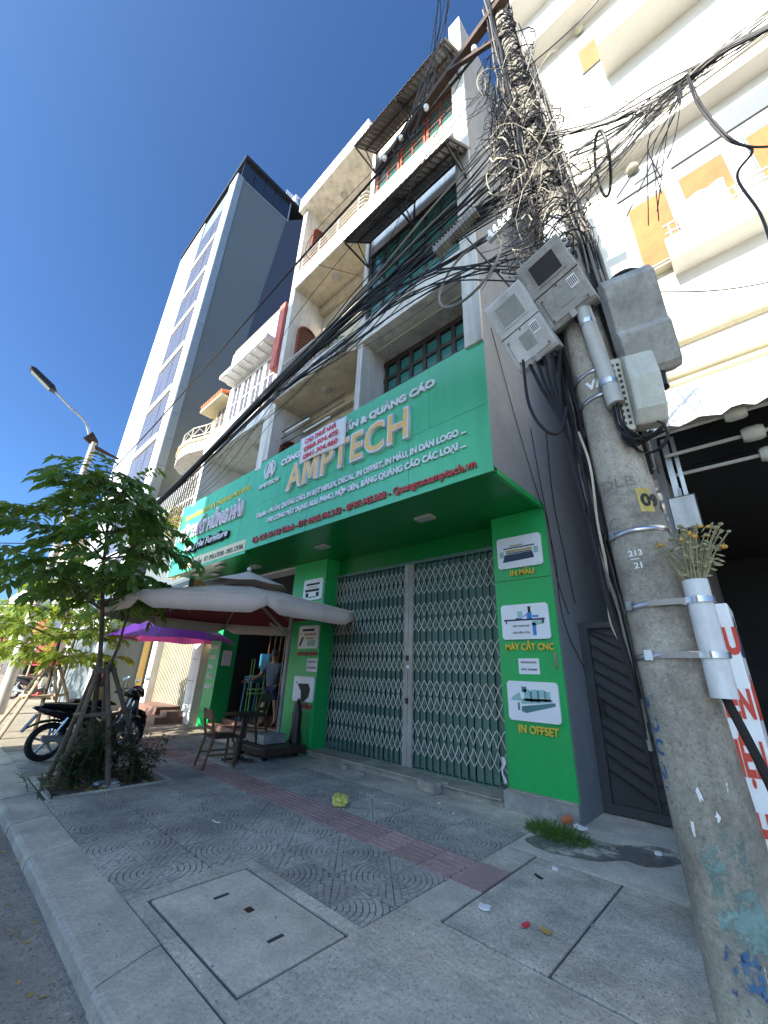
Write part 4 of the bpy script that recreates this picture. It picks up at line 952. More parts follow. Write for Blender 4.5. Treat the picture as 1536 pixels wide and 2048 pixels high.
for i in range(46):
    a = RN.uniform(0,6.28); sp = RN.uniform(.02,.17); h_ = RN.uniform(.16,.30); b = vc+V((RN.uniform(-.03,.03),RN.uniform(-.03,.03),2.0))
    e = b+V((sp*math.cos(a)+.03,sp*math.sin(a)*.7,.06+h_)); mid = b+(e-b)*.55+V((0,0,.03)); q.tube(spline([b,mid,e],4), .0035, 4)
    if i % 3 == 0: e2 = e+V((RN.uniform(-.03,.04),0,-.02)); q.tube([e,e2], .003, 4); e = e2
    (q2 if i % 3 == 0 else q3).sphere(e, RN.uniform(.008,.017), 6, 4, (1,1,.7))
    for k in range(3):
        p = b+(e-b)*RN.uniform(.3,.9); dv = V((RN.uniform(-1,1),RN.uniform(-1,1),RN.uniform(-.6,.6))).normalized()*.03; q3.add([p,p+dv+V((0,0,.006)),p+dv*1.6,p+dv-V((0,0,.006))],[(0,1,2,3)])
q.build('stems', 'dry_stem', fl); q2.build('blooms', 'dry_flower', fl, kind='stuff'); q3.build('withered_heads', 'dry_stem', fl, kind='stuff')
# ================================================================== CABLES
arm = thing('cross_arm', 'long dark steel cross arm with white insulators near the top of the pole', 'cross arm', PA(10), world=True)
MB().bar((-.4,2.62,10.02),(-3.3,2.97,10.0),.11,.13).build('beam', 'rust_arm', arm); MB().bar(PA(9.2)+d0*.1,(-1.6,2.72,9.95),.05,.05).build('brace', 'rust_arm', arm)
for x in (-3.15,-2.75,-2.2,-1.3):
    MB().lathe([(.0,.0),(.03,0),(.05,.03),(.035,.06),(.05,.09),(.03,.13),(0,.14)], (x,2.78-(x+.7)*.06,10.07), 12).build('insulator', 'insulator', arm, smooth=True)
    MB().lathe([(.0,.0),(.03,0),(.045,-.03),(.03,-.09),(0,-.1)], (x+.12,2.72-(x+.7)*.06,9.94), 12).build('insulator', 'insulator', arm, smooth=True)
cbL = thing('cable_bundle', 'thick sagging bundle of black cables running left from the pole past the facades', 'cable bundle', (-.8,2.8,6.5), world=True)
def cable(parent, cp, r_, mat='cable', n=8, sides=5): return MB().tube(spline(cp, n), r_, sides, cap=False).build('cable', mat, parent, smooth=False)
for i in range(30):
    j = lambda s: RN.uniform(-s,s); z0 = RN.uniform(5.6,7.5); sx = RN.uniform(-.15,.1)
    k = (z0-6.5)
    cable(cbL, [PP(z0,sx,.12), (-1.7+j(.2),2.72+j(.12),6.5+k*.55+j(.15)), (-3.3+j(.2),2.8+j(.1),6.55+k*.28+j(.1)), (-5.3,2.8+j(.07),6.25+k*.1+j(.05)), (-9.7,2.8+j(.05),5.34+j(.05)), (-14,2.85+j(.06),4.95+j(.07)), (-21,2.9+j(.1),5.1+j(.1)), (-32,3,6)], RN.choice((.008,.01,.013,.016)), 'cable' if i % 7 else 'cable_grey', 7)
for i in range(9):
    z0 = RN.uniform(4.6,5.6); j = lambda s: RN.uniform(-s,s)
    cable(cbL, [PP(z0,-.1,.1), (-2.0,2.72+j(.1),5.7+j(.2)), (-3.6,2.8+j(.1),5.95+j(.15)), (-5.6,2.85,6.0+j(.06)), (-9.7,2.85,5.3), (-16,2.9,4.95)], .008, 'cable', 7)
for i in range(11):
    z0 = RN.uniform(5.2,7.6); j = lambda s: RN.uniform(-s,s)
    cable(cbL, [PP(z0,RN.uniform(-.2,0),.12), (-1.5+j(.3),2.72+j(.15),6.3+(z0-6.5)*.7+j(.25)), (-2.9+j(.4),2.85+j(.15),6.3+(z0-6.5)*.4+j(.2)), (-5.0+j(.3),2.9+j(.2),6.1+j(.2)), (-8.5,3.2+j(.3),5.6+j(.2)), (-12,3.5,5.3)], RN.choice((.003,.0045,.006)), RN.choice(('cable','cable_grey')), 7, 4)
pc = thing('power_cable', 'single heavy black power cable high above the balconies', 'cable', (-3.3,2.95,10), world=True)
cable(pc, [(-1.0,2.8,9.85),(-3.25,2.95,9.88),(-5.75,2.95,9.72),(-10.5,2.95,9.25),(-17.1,2.95,8.85),(-30,2.95,8.9)], .021, 'cable', 8, 6)
cable(pc, [(-3.2,2.95,10.15),(-5.5,3.0,10.0),(-4.75,4.1,9.6)], .006); cable(pc, [(-1.3,2.8,9.9),(-3.6,3.6,8.9),(-4.6,4.2,8.4)], .006); cable(pc, [(-1.0,2.7,8.6),(-6.2,3.3,8.6),(-8.0,4.0,8.3)], .006)
tl = thing('top_cables', 'thin black cables dropping from above the frame onto the cross arm', 'cables', (-1.8,2.6,10), world=True)
for i in range(7):
    j = lambda s: RN.uniform(-s,s); cable(tl, [(-1.2+j(.4),2.3+j(.2),13.2), (-1.75+j(.25),2.65,11.4), (-2.2+j(.3),2.75,10.2+j(.1)), (-2.6+j(.4),2.85,9.7+j(.2)), (-2.0+j(.3),2.8,9.4)], RN.choice((.007,.010,.012)), 'cable', 6)
cbR = thing('cable_bundle', 'black cable bundle running right from the pole across the white building', 'cable bundle', (-.3,2.8,6.1), world=True)
for i in range(20):
    j = lambda s: RN.uniform(-s,s); z0 = RN.uniform(5.0,6.8); k = z0-6
    cable(cbR, [PP(z0,.05,.1), (-.1+j(.08),2.78+j(.08),6.05+k*.45+j(.08)), (.35+j(.05),2.8+j(.05),6.12+k*.12+j(.05)), (.75,2.8+j(.03),6.1+j(.03)), (1.3,2.82,5.98+j(.03)), (3,2.9,5.9), (8,3,6.2)], RN.choice((.005,.007,.009)), 'cable' if i % 4 else 'cable_grey', 6)
for i in range(8):
    j = lambda s: RN.uniform(-s,s); cable(cbR, [(.5,2.78,6.1),(.42+j(.05),2.75,5.85),(.25+j(.1),2.72,5.45+j(.2)),(.05+j(.2),2.8,5.1+j(.3))], .004, 'cable', 6)
cable(cbR, [(.55,2.78,6.1),(.53,2.72,5.6),(.58,2.72,5.1),(.66,2.72,4.85),(.55,2.72,4.7),(.57,2.72,4.3),(.55,2.72,3.95)], .009, 'cable', 8); cable(cbR, [(.56,2.78,6.1),(.55,2.72,5.5),(.62,2.70,4.95),(.8,2.75,4.75)], .007, 'cable', 6)
cable(cbR, [(-.2,2.8,4.3),(.6,3.6,4.5),(2,4.6,5.0)], .005); cable(cbR, [PP(8.2,.1,.05),(.1,2.6,7.8),(1.2,2.6,8.2),(4,2.8,9)], .007)
for i in range(14):
    j = lambda s: RN.uniform(-s,s); z0 = RN.uniform(5.0,7.2)
    cable(cbR, [PP(z0,.1,.08), (0+j(.1),2.75+j(.1),5.9+(z0-6)*.5+j(.2)), (.4+j(.1),2.8,6.0+j(.2)), (1.0,2.85,6.15+j(.12)), (3,2.9,6.2+j(.2))], .0035, RN.choice(('cable','cable_grey')), 6, 4)
cable(cbR, [PP(1.56,.17,.12),PP(1.2,.24,.10),PP(.95,.27,.08)], .02, 'cable', 6, 6)
# cables running down the pole
dn = thing('down_cables', 'dark bundle of cables running down the left edge of the pole', 'cable bundle', PA(1.2), world=True)
for i in range(26):
    a = RN.uniform(-1.75,-1.15); o_ = RN.uniform(.015,.10); pts = []
    top = RN.uniform(3.6,5.6); bot = RN.uniform(.95,1.6) if i < 9 else RN.uniform(1.9,3.0)
    n_ = 9
    for k in range(n_+1): z = top+(bot-top)*k/n_; pts.append(PC(z, a+RN.uniform(-.10,.10), (o_+RN.uniform(-.012,.012))*(1 if z > 2 else .5)))
    cable(dn, pts, RN.choice((.007,.010,.014)), 'cable' if i % 6 else 'cable_grey', 4)
for i in range(5): cable(dn, [PP(3.9,-.42+.06*i,.16), PP(3.6,-.36+.03*i,.14), PP(3.2,-.27,.1), PP(2.6,-.25,.08)], .014, 'cable', 6)
cable(dn, [PP(3.95,-.45,.2),PP(3.5,-.47,.18),PP(3.25,-.40,.16),PP(3.2,-.3,.14),PP(3.4,-.22,.13)], .012, 'cable', 8)
cable(dn, [PC(3.2,-1.2,.05),PC(2.9,-1.1,.03),PC(2.5,-1.25,.05),PC(2.2,-1.4,.05),PC(1.9,-1.6,.09),PC(1.7,-1.5,.04)], .008, 'cable_pale', 8)
rc = thing('riser_cables', 'pale lit cables climbing the right edge of the pole', 'cable bundle', PA(4), world=True)
for i in range(24):
    a = RN.uniform(.75,1.7); o_ = RN.uniform(.01,.10); top = RN.uniform(5.6,9.5); bot = RN.uniform(2.6,4.6)
    cable(rc, [PC(top+(bot-top)*k/8, a+RN.uniform(-.12,.12), o_+RN.uniform(-.015,.02)) for k in range(9)], RN.choice((.006,.009,.012)), ('cable','cable_grey','cable')[i%3], 4)
for i in range(16):
    a = RN.uniform(-1.3,-.5); o_ = RN.uniform(.01,.10); cable(rc, [PC(10.5-(10.5-6)*k/8, a+RN.uniform(-.15,.15), o_+RN.uniform(-.02,.02)) for k in range(9)], RN.choice((.008,.012,.016)), 'cable' if i % 3 else 'cable_grey', 4)
# tangle nobody could count
tg = MB(); tg2 = MB()
for i in range(260):
    z = min(10.8, max(4.9, RN.gauss(6.6,1.1))); rr_ = RN.uniform(.08,.24) if i % 4 else RN.uniform(.2,.42); c_ = PP(z, RN.uniform(-.34,.12), RN.uniform(-.02,.18))
    ax = V((RN.gauss(0,1),RN.gauss(0,1),RN.gauss(0,.7))).normalized(); u = ax.orthogonal().normalized(); v_ = ax.cross(u); tw_ = RN.uniform(3.5,8.5); e = RN.uniform(.45,1)
    pts = [c_+u*rr_*math.cos(t)*(1+.1*math.sin(3*t))+v_*rr_*e*math.sin(t)+V((0,0,.03*t*RN.uniform(.3,1))) for t in (tw_*k/22 for k in range(23))]
    (tg2 if i % 6 == 0 else tg).tube(pts, RN.choice((.002,.003,.0045,.007)), 4, cap=False)
for i in range(90):   # short offcuts and drooping ends
    z = RN.uniform(5.0,8.6); p = PP(z, RN.uniform(-.45,.15), RN.uniform(0,.25)); q_ = p+V((RN.uniform(-.45,.25),RN.uniform(-.2,.1),RN.uniform(-.5,.3)))
    tg.tube(spline([p,(p+q_)/2+V((0,0,RN.uniform(-.15,.1))),q_],5), .0035, 4, cap=False)
for i in range(70):   # cables wound round the shaft
    z = RN.uniform(5.3,10.6); a = RN.uniform(-2,0); tg.tube([PC(z+RN.uniform(-.02,.02)+.12*k/9*RN.choice((-1,1)), a+.42*k, .012+RN.uniform(0,.04)) for k in range(9)], RN.choice((.006,.009,.012)), 4, cap=False)
o = tg.build('tangled_cables', 'cable', None, kind='stuff', fix=False); o['label'] = 'dense tangle of black cables knotted around the pole'; o['category'] = 'cables'
o = tg2.build('tangled_cables', 'cable_pale', None, kind='stuff', fix=False); o['label'] = 'pale looped cables mixed into the tangle on the pole'; o['category'] = 'cables'
def coil(lab, c_, rad, ax, turns, r_, mat='cable'):
    ax = V(ax).normalized(); u = ax.orthogonal().normalized(); v_ = ax.cross(u); m_ = MB()
    m_.tube([V(c_)+u*rad*math.cos(t)+v_*rad*math.sin(t)+ax*.012*math.sin(t*.37) for t in (2*math.pi*turns*k/(28*turns) for k in range(28*turns+1))], r_, 6)
    return tag(m_.build('cable_coil', mat, None, smooth=True), lab, 'cable coil')
coil('black coil of cable hanging beside the grey cabinet on the pole', (-.17,2.58,4.10), .13, (.2,.5,1), 3, .012)
coil('large grey cable loop hanging left of the pole below the splice box', (-1.42,2.62,5.42), .40, (.1,1,-.1), 1, .014, 'cable_grey')
coil('messy coil of thin wires below the cream terminal box', PP(2.98,.2,.16), .10, (.3,1,.2), 4, .006)
coil('dark cable loop to the right of the pole in front of the white wall', (-.13,2.75,5.75), .24, (1,.3,.1), 1, .012)
sp_ = thing('splice_box', 'long ribbed beige cable splice box hanging in the cables left of the pole', 'splice box', (-1.5,2.6,6.1), world=True)
a_, b_ = V((-1.80,2.6,6.02)), V((-1.25,2.6,6.16)); q = MB(); q.bar(a_, b_, .10, .09); q.build('case', 'meter_box', sp_)
for i in range(14): p = a_+(b_-a_)*(i+.5)/14; MB().bar(p-(b_-a_)*.016, p+(b_-a_)*.016, .125, .115).build('rib', 'cable_grey', sp_)
cn = thing('connector_block', 'white cable connector block with rounded plugs left of the pole', 'connector', (-1.03,2.6,5.65), world=True)
MB().bar((-1.16,2.6,5.60),(-.90,2.6,5.70),.05,.06).build('rail', 'galv', cn)
for i in range(5):
    for k in (0,1): MB().cyl(V((-1.13+.055*i,2.58,5.60+.021*i+.05*k)), V((-1.13+.055*i,2.58,5.645+.021*i+.055*k)), .02).build('plug', 'white_paint', cn, smooth=True)
rod = MB().tube([(-1.42,2.6,5.95),(-.98,2.6,4.78)], .008, 6).build('stay_rod', 'cable', None); tag(rod, 'straight dark stay rod slanting between the cables and the left meter box', 'rod')
# thin wires straying over the grey side wall
sw = thing('wall_wires', 'thin stray wires hanging down the grey side wall', 'wires', (-1.99,5,3), world=True)
for cp in ([(-2.0,4.3,6.4),(-2.0,4.8,5.2),(-2.0,5.3,4.2),(-2.0,5.62,3.75)], [(-2.0,5.4,5.2),(-2.0,5.55,4.2),(-2.0,5.65,3.7),(-2.0,5.72,2.9),(-2.0,6.0,2.4)], [(-2.0,5.6,3.75),(-2.0,5.75,3.1),(-2.0,5.72,2.5),(-2.0,5.9,2.1),(-2.0,6.35,1.7)], [(-2.0,6.1,5.5),(-2.0,6.0,4.2),(-2.0,6.2,3.2),(-2.0,6.35,2.6)]): cable(sw, cp, .006, 'cable', 7)
# ================================================================== TREES AND PLANTS
def leaf_quad(m_, p, d, nrm, L_, w_, droop=.25):
    """one pointed, folded leaf: 6 triangles-worth of faces"""
    d = d.normalized(); s_ = d.cross(nrm); s_ = s_.normalized() if s_.length > 1e-4 else d.orthogonal().normalized(); n_ = s_.cross(d)
    k = len(m_.v); dn_ = V((0,0,-1))
    def P(t, o, l): return tuple(p+d*L_*t+s_*o*w_+n_*l*w_+dn_*droop*L_*t*t)
    m_.v += [P(0,0,0),P(.22,-.75,.16),P(.25,0,0),P(.22,.75,.16),P(.6,-.95,.2),P(.62,0,0),P(.6,.95,.2),P(1,0,.0)]
    m_.f += [(k,k+2,k+1),(k,k+3,k+2),(k+1,k+2,k+5,k+4),(k+2,k+3,k+6,k+5),(k+4,k+5,k+7),(k+5,k+6,k+7)]
def compound(m_, p, d, n, L_, w_, rr):
    """a drooping twig with paired leaves"""
    d = d.normalized(); s_ = d.cross(V((0,0,1))); s_ = s_.normalized() if s_.length > 1e-3 else V((1,0,0)); q_ = V(p)
    for i in range(n):
        t = i/n; dd = (d+V((0,0,-.9*t))).normalized(); q_ = q_+dd*L_*.42
        for sg_ in (-1,1):
            ld = (dd*.55+s_*sg_*.8+V((0,0,rr.uniform(-.45,.05)))); leaf_quad(m_, q_, ld, V((rr.uniform(-.3,.3),rr.uniform(-.3,.3),1)), L_*rr.uniform(.55,1.3), w_*rr.uniform(.7,1.25), rr.uniform(.15,.45))
    leaf_quad(m_, q_, d+V((0,0,-1)), V((0,0,1))+s_*.2, L_, w_, .3)
def tree(name, lab, trunk, branches, lmat, L_, w_, rr, per, n_leaf, group=None, bmat='bark', tr=.045):
    t = thing(name, lab, 'tree', trunk[0], world=True, group=group)
    tk = MB(); sp = spline(trunk, 6); n = len(sp); tk.tube(sp, [tr*(1-.6*i/n) for i in range(n)], 8); tk.build('trunk', bmat, t, smooth=True)
    bm_ = MB(); cr = MB()
    for (a, b, r_) in branches:
        a, b = V(a), V(b); mid = (a+b)/2+V((rr.uniform(-.1,.1),rr.uniform(-.1,.1),.12)); pl = spline([a,mid,b], 5); m2 = len(pl); bm_.tube(pl, [r_*(1-.75*i/m2) for i in range(m2)], 5)
        for k in range(per):
            f_ = rr.uniform(.25,1.0); i = min(m2-2, int(f_*(m2-1))); p = pl[i]+(pl[i+1]-pl[i])*rr.random(); bd = (pl[i+1]-pl[i]).normalized()
            d = (bd*rr.uniform(.1,.9)+V((rr.gauss(0,.8),rr.gauss(0,.8),rr.uniform(-.25,.35)))).normalized()
            tip = p+d*L_*rr.uniform(.3,1.0); bm_.tube([p,tip], [.006,.003], 3, cap=False); compound(cr, tip, d, n_leaf, L_, w_, rr)
    bm_.build('branches', bmat, t); cr.build('crown', lmat, t, fix=False); return t
TR = random.Random(5)
# foreground tree
tb = [(-7.45,2.12,-.02),(-7.5,1.95,.7),(-7.52,1.85,1.4),(-7.5,1.68,2.2),(-7.52,1.5,3.0),(-7.5,1.35,3.9)]
br_ = []
for (z, n, ln) in ((2.55,7,1.2),(2.9,8,1.45),(3.3,8,1.45),(3.7,7,1.25),(4.1,6,.9),(4.4,4,.55)):
    for i in range(n):
        a = 2*math.pi*(i+TR.uniform(-.3,.3))/n; t = (z-1.4)/2.5; c0 = V((-7.5, 1.85-.2*(z-1.4), z-.25)); l_ = ln*TR.uniform(.65,1.1)*(1-.22*math.sin(a))*(1-.1*math.cos(a))
        br_.append((c0, c0+V((math.cos(a)*l_*.95, math.sin(a)*l_*.95, TR.uniform(.12,.4))), .016))
tree('street_tree', 'young street tree with dark drooping leaves propped by wooden stakes', tb, br_, 'leaf_dark', .16, .038, TR, 9, 6)
# a second stem
tk2 = spline([(-7.48,1.92,1.2),(-7.3,1.95,1.75),(-7.22,1.95,2.3),(-7.12,2.0,2.9)], 6)
MB().tube(tk2, [.024*(1-.6*i/len(tk2)) for i in range(len(tk2))], 6).build('stem', 'bark', bpy.data.objects['street_tree'])
# stakes round the foreground tree
def stakes(name, lab, c, feet, ztie, zbar, mat, r_=.03, lean=V((0,0,0))):
    t = thing(name, lab, 'tree stakes', (c[0],c[1],0), world=True); tops = []
    for i, (x, y) in enumerate(feet):
        d = V((x-c[0],y-c[1],0)); top = V((c[0],c[1],ztie))+lean+d*.14+V((0,0,.1+.02*i)); MB().tube([(x,y,-.03), (V((x,y,0))+top)/2+V((.01,.012,0)), top], [r_*1.1,r_,r_*.95], 7).build('stake', mat, t, smooth=True); tops.append((V((x,y,0)), top))
    at = lambda i, z: tops[i][0]+(tops[i][1]-tops[i][0])*(z/tops[i][1].z)
    n = len(feet)
    for z, ids in zbar:
        for i, j in ids: p, q_ = at(i,z), at(j,z+.03); e = (q_-p)*.18; MB().tube([p-e,q_+e], r_*.8, 6).build('cross_bar', mat, t, smooth=True)
    m_ = MB()
    for k in range(4): m_.tube([V((c[0],c[1],ztie+.02*k))+lean+V((.11*math.cos(a*.7),.11*math.sin(a*.7),.01*math.sin(a))) for a in range(10)], .012, 5)
    m_.build('rope_tie', 'stake', t); return t
stakes('tree_stakes', 'dark wooden stakes tied around the trunk of the nearest tree', (-7.47,2.0), [(-7.15,1.62),(-7.0,2.2),(-7.35,2.72),(-7.85,2.3),(-7.75,1.65)], 1.38, [(.82,[(0,1),(4,0),(1,2)]),(1.40,[(0,2),(4,1)])], 'stake', .034, V((-.03,-.12,0)))
# second, sunlit tree and its stakes
tb2 = [(-12.7,2.2,-.02),(-12.68,2.15,1.4),(-12.7,2.1,2.4),(-12.75,2.1,3.6)]; br2 = []
for (z, n, ln) in ((1.75,7,1.5),(2.2,8,1.7),(2.7,8,1.6),(3.3,6,1.2)):
    for i in range(n):
        a = 2*math.pi*(i+TR.uniform(-.3,.3))/n; c0 = V((-12.7,2.1,z-.2)); l_ = ln*TR.uniform(.7,1.1); br2.append((c0, c0+V((math.cos(a)*l_, math.sin(a)*l_, TR.uniform(.0,.35))), .018))
tree('street_tree', 'sunlit yellow-green street tree standing behind the parked motorbike', tb2, br2, 'leaf_sun', .17, .042, TR, 9, 5)
stakes('tree_stakes', 'pale sunlit wooden stakes around the second tree', (-12.7,2.15), [(-11.9,1.5),(-11.95,2.4),(-12.7,2.95),(-13.4,2.3),(-13.1,1.5)], 1.3, [(.75,[(0,1),(1,2),(4,0)]),(1.32,[(0,2),(4,1)])], 'stake_pale', .038)
# third tree mass further down
for (x, y, h_) in ((-19.5,2.3,3.2),(-27,2.3,3.6),(-36,2.4,4.0)):
    b3 = []
    for (z, n, ln) in ((h_*.55,6,1.5),(h_*.75,7,1.7),(h_,6,1.4)):
        for i in range(n): a = 2*math.pi*(i+TR.uniform(-.3,.3))/n; c0 = V((x,y,z-.2)); b3.append((c0, c0+V((math.cos(a)*ln*TR.uniform(.7,1.1), math.sin(a)*ln*TR.uniform(.7,1.1), TR.uniform(0,.4))), .02))
    tree('street_tree', {-19.5:'sunlit tree just beyond the lamp post', -27:'tree further along the kerb in front of the cream house', -36:'farthest tree along the kerb'}[x], [(x,y,0),(x+.05,y,h_*.5),(x,y,h_)], b3, 'leaf_sun' if x > -30 else 'leaf_mid', .22, .055, TR, 5, 4, tr=.06)
# shrubs with lance leaves in the tree pit
def shrub(name, lab, c, n, h_, spread, mat, rr, L_=.17, w_=.02, dens=16, stems=True):
    t = thing(name, lab, 'shrub', c, world=True); sm2 = MB(); lf = MB()
    for i in range(n):
        a = rr.uniform(0,6.28); r_ = spread*math.sqrt(rr.random()); p = V(c)+V((r_*math.cos(a)*.6, r_*math.sin(a)*.6, 0)); e = V(c)+V((r_*math.cos(a)*1.25, r_*math.sin(a)*1.25, h_*rr.uniform(.6,1.05)))
        pl = spline([p,(p+e)/2+V((0,0,.05)),e], 5); sm2.tube(pl, .005, 4, cap=False)
        for k in range(dens):
            f_ = .15+.85*k/dens; q_ = p+(e-p)*f_+V((0,0,.05*math.sin(f_*3.1))); b = k*2.4+rr.uniform(-.4,.4); d = V((math.cos(b),math.sin(b),rr.uniform(.05,.8)))
            leaf_quad(lf, q_, d, V((0,0,1)), L_*rr.uniform(.7,1.25), w_, rr.uniform(.2,.6))
    sm2.build('stems', 'bark', t, kind='stuff'); lf.build('foliage', mat, t, fix=False); return t
SR = random.Random(3)
shrub('pit_shrub', 'dark bushy shrub with narrow leaves at the foot of the nearest tree', (-7.35,2.15,-.03), 30, .85, .26, 'leaf_shrub', SR)
shrub('pit_shrub', 'narrow-leaved shrub at the near corner of the tree pit', (-7.2,1.75,-.03), 20, .55, .2, 'leaf_shrub', SR)
shrub('pit_shrub', 'narrow-leaved shrub leaning out of the far right side of the tree pit', (-7.1,2.55,-.03), 18, .6, .28, 'leaf_shrub', SR)
shrub('pit_shrub', 'low leaning sprig at the kerb corner of the tree pit', (-7.05,1.48,-.01), 7, .2, .36, 'leaf_shrub', SR, .16, .013, 9)
shrub('pit_shrub', 'dense narrow-leaved shrub behind the stakes in the tree pit', (-7.7,2.05,-.03), 20, .8, .22, 'leaf_shrub', SR)
# balcony plants
shrub('balcony_plant', 'yellow-green bush on the balcony of the yellow house', (-13.6,4.25,5.5), 60, .9, .75, 'leaf_yellow', SR, .14, .03, 10)
shrub('balcony_plant', 'yellow trailing plant hanging below the balcony grille of the yellow house', (-12.6,4.2,5.1), 30, .6, .5, 'leaf_yellow', SR, .12, .03, 9)
shrub('balcony_plant', 'small potted plant on the middle balcony of the green shop house', (-5.7,4.2,7.98), 22, .55, .3, 'leaf_mid', SR, .16, .02, 9)
# grass tuft by the pillar
gm = MB(); GR = random.Random(9)
for i in range(900):
    a = GR.uniform(0,6.28); r_ = math.sqrt(GR.random()); p = V((-2.13+.36*r_*math.cos(a), 5.12+.23*r_*math.sin(a)-.25*r_*math.cos(a)*.2, 0)); h_ = GR.uniform(.05,.15)*(1.15-r_*.6); d = V((GR.gauss(0,.75),GR.gauss(0,.75),1)).normalized()
    s_ = V((math.cos(a*7),math.sin(a*7),0))*.0035; q_ = p+d*h_; e = q_+V((d.x*.9,d.y*.9,.15))*h_*.7; k = len(gm.v); gm.v += [tuple(p-s_),tuple(p+s_),tuple(q_+s_*.8),tuple(q_-s_*.8),tuple(e)]; gm.f += [(k,k+1,k+2,k+3),(k+3,k+2,k+4)]
o = gm.build('grass', 'grass', None, kind='stuff', fix=False); o['label'] = 'tuft of green grass at the foot of the grey plinth'; o['category'] = 'grass'
gd = MB(); gl = MB()
for i in range(700):   # grit along the kerb and joints
    if i < 420: p = V((GR.uniform(-9,-1.6), 1.07-abs(GR.gauss(0,.16)), ROAD_Z))
    else: p = V((GR.uniform(-8.5,.5), GR.uniform(1.15,5.4), .002))
    r_ = GR.uniform(.003,.010)*(1.5 if i % 17 == 0 else 1); gd.sphere((p.x,p.y,p.z+r_*.4), r_, 5, 3, (1,GR.uniform(.6,1),.6))
for i in range(90):
    p = V((GR.uniform(-8,-1.8), 1.05-abs(GR.gauss(0,.2)), ROAD_Z+.004)) if i < 70 else V((GR.uniform(-6.5,-2.5), GR.uniform(5.2,5.48), .004)); d = V((GR.gauss(0,1),GR.gauss(0,1),.1)); leaf_quad(gl, p, d, V((GR.gauss(0,.3),GR.gauss(0,.3),1)), GR.uniform(.02,.06), .01, 0.)
o = gd.build('grit', 'stone', None, kind='stuff'); o['label'] = 'scattered grit along the kerb and on the paving'; o['category'] = 'grit'
o = gl.build('leaf_litter', 'dry_leaf', None, kind='stuff', fix=False); o['label'] = 'small dry leaves gathered in the gutter and by the gate sill'; o['category'] = 'leaves'
lt = MB()
for i in range(260):
    p = V((GR.uniform(-7.95,-6.82), GR.uniform(1.6,2.85), -.02+GR.uniform(0,.03))); d = V((GR.gauss(0,1),GR.gauss(0,1),GR.uniform(-.1,.3))); leaf_quad(lt, p, d, V((GR.gauss(0,.3),GR.gauss(0,.3),1)), GR.uniform(.05,.11), .02, .0)
o = lt.build('leaf_litter', 'dry_leaf', None, kind='stuff', fix=False); o['label'] = 'dry fallen leaves covering the soil of the tree pit'; o['category'] = 'leaves'
# ================================================================== STREET LAMP
lp = thing('street_lamp', 'tall street lamp with a bent arm reaching over the road', 'street lamp', (-17,1.95,0), world=True)
MB().tube([(-17,1.95,0),(-17,1.95,3),(-17,1.95,9.15)], [.15,.14,.10], 14).build('post', 'pole_light', lp, smooth=True)
MB().tube(spline([(-17,1.95,8.9),(-17,1.75,9.35),(-17,1.55,9.75),(-17,1.35,9.95),(-17,.9,10.2),(-17,.3,10.62)],6), .045, 8).build('arm', 'galv', lp, smooth=True)
MB().tube([(-17,2.0,9.0),(-17,2.5,8.9),(-17,2.85,8.85)], [.09,.06,.045], 8).build('rear_bracket', 'rust_arm', lp); MB().prism([(1.6,9.2),(2.1,8.9),(2.05,9.25),(1.8,9.55)], lambda a,b,d:(d,a,b), -17.05, -16.95).build('bracket_plate', 'rust_arm', lp)
hd = MB().prism([(.42,10.52),(.3,10.72),(-.35,11.1),(-.5,11.08),(-.45,10.98),(.2,10.55)], lambda a,b,d:(d,a,b), -17.14, -16.86).build('lamp_head', 'black_metal', lp, bevel=.02)
MB().prism([(.2,10.548),(-.42,10.955),(-.425,10.945),(.195,10.535)], lambda a,b,d:(d,a,b), -17.1, -16.9).build('lens', 'led_panel', hd)
# ================================================================== UMBRELLAS
ub = thing('patio_umbrella', 'large beige two-tier patio umbrella with dark red underside', 'umbrella', (-7.2,4.6,0), world=True)
UC = V((-7.34,3.9,0)); UR = 2.3; NV = 8
def canopy(R0, z0, R1, z1, sag, nseg=5, rot=R(25)):
    m_ = MB(); k = []
    for i in range(nseg+1):
        t = i/nseg; row = []
        for j in range(NV*4):
            a = rot+2*math.pi*j/(NV*4); u = (j % 4)/4; kk = math.cos(math.pi/NV)/math.cos(((a-rot) % (2*math.pi/NV))-math.pi/NV)
            r_ = (R0+(R1-R0)*t)*kk; z = z0+(z1-z0)*(t**.92)-sag*math.sin(math.pi*u)*t*(1-.3*t)
            row.append(len(m_.v)); m_.v.append((UC.x+r_*math.cos(a), UC.y+r_*math.sin(a), z))
        k.append(row)
    n = NV*4
    for i in range(nseg):
        for j in range(n): m_.f.append((k[i][j],k[i][(j+1)%n],k[i+1][(j+1)%n],k[i+1][j]))
    return m_, k[-1]
m_, rim = canopy(.5,2.96,UR,2.50,.012); co_ = m_.build('canopy', 'canvas', ub, smooth=True); co_.modifiers.new('s','SOLIDIFY').thickness = .006
m2, _ = canopy(.44,2.92,UR-.04,2.47,.012); m2.build('lining', 'canvas_red', ub, smooth=True)
vl = MB(); n = NV*4
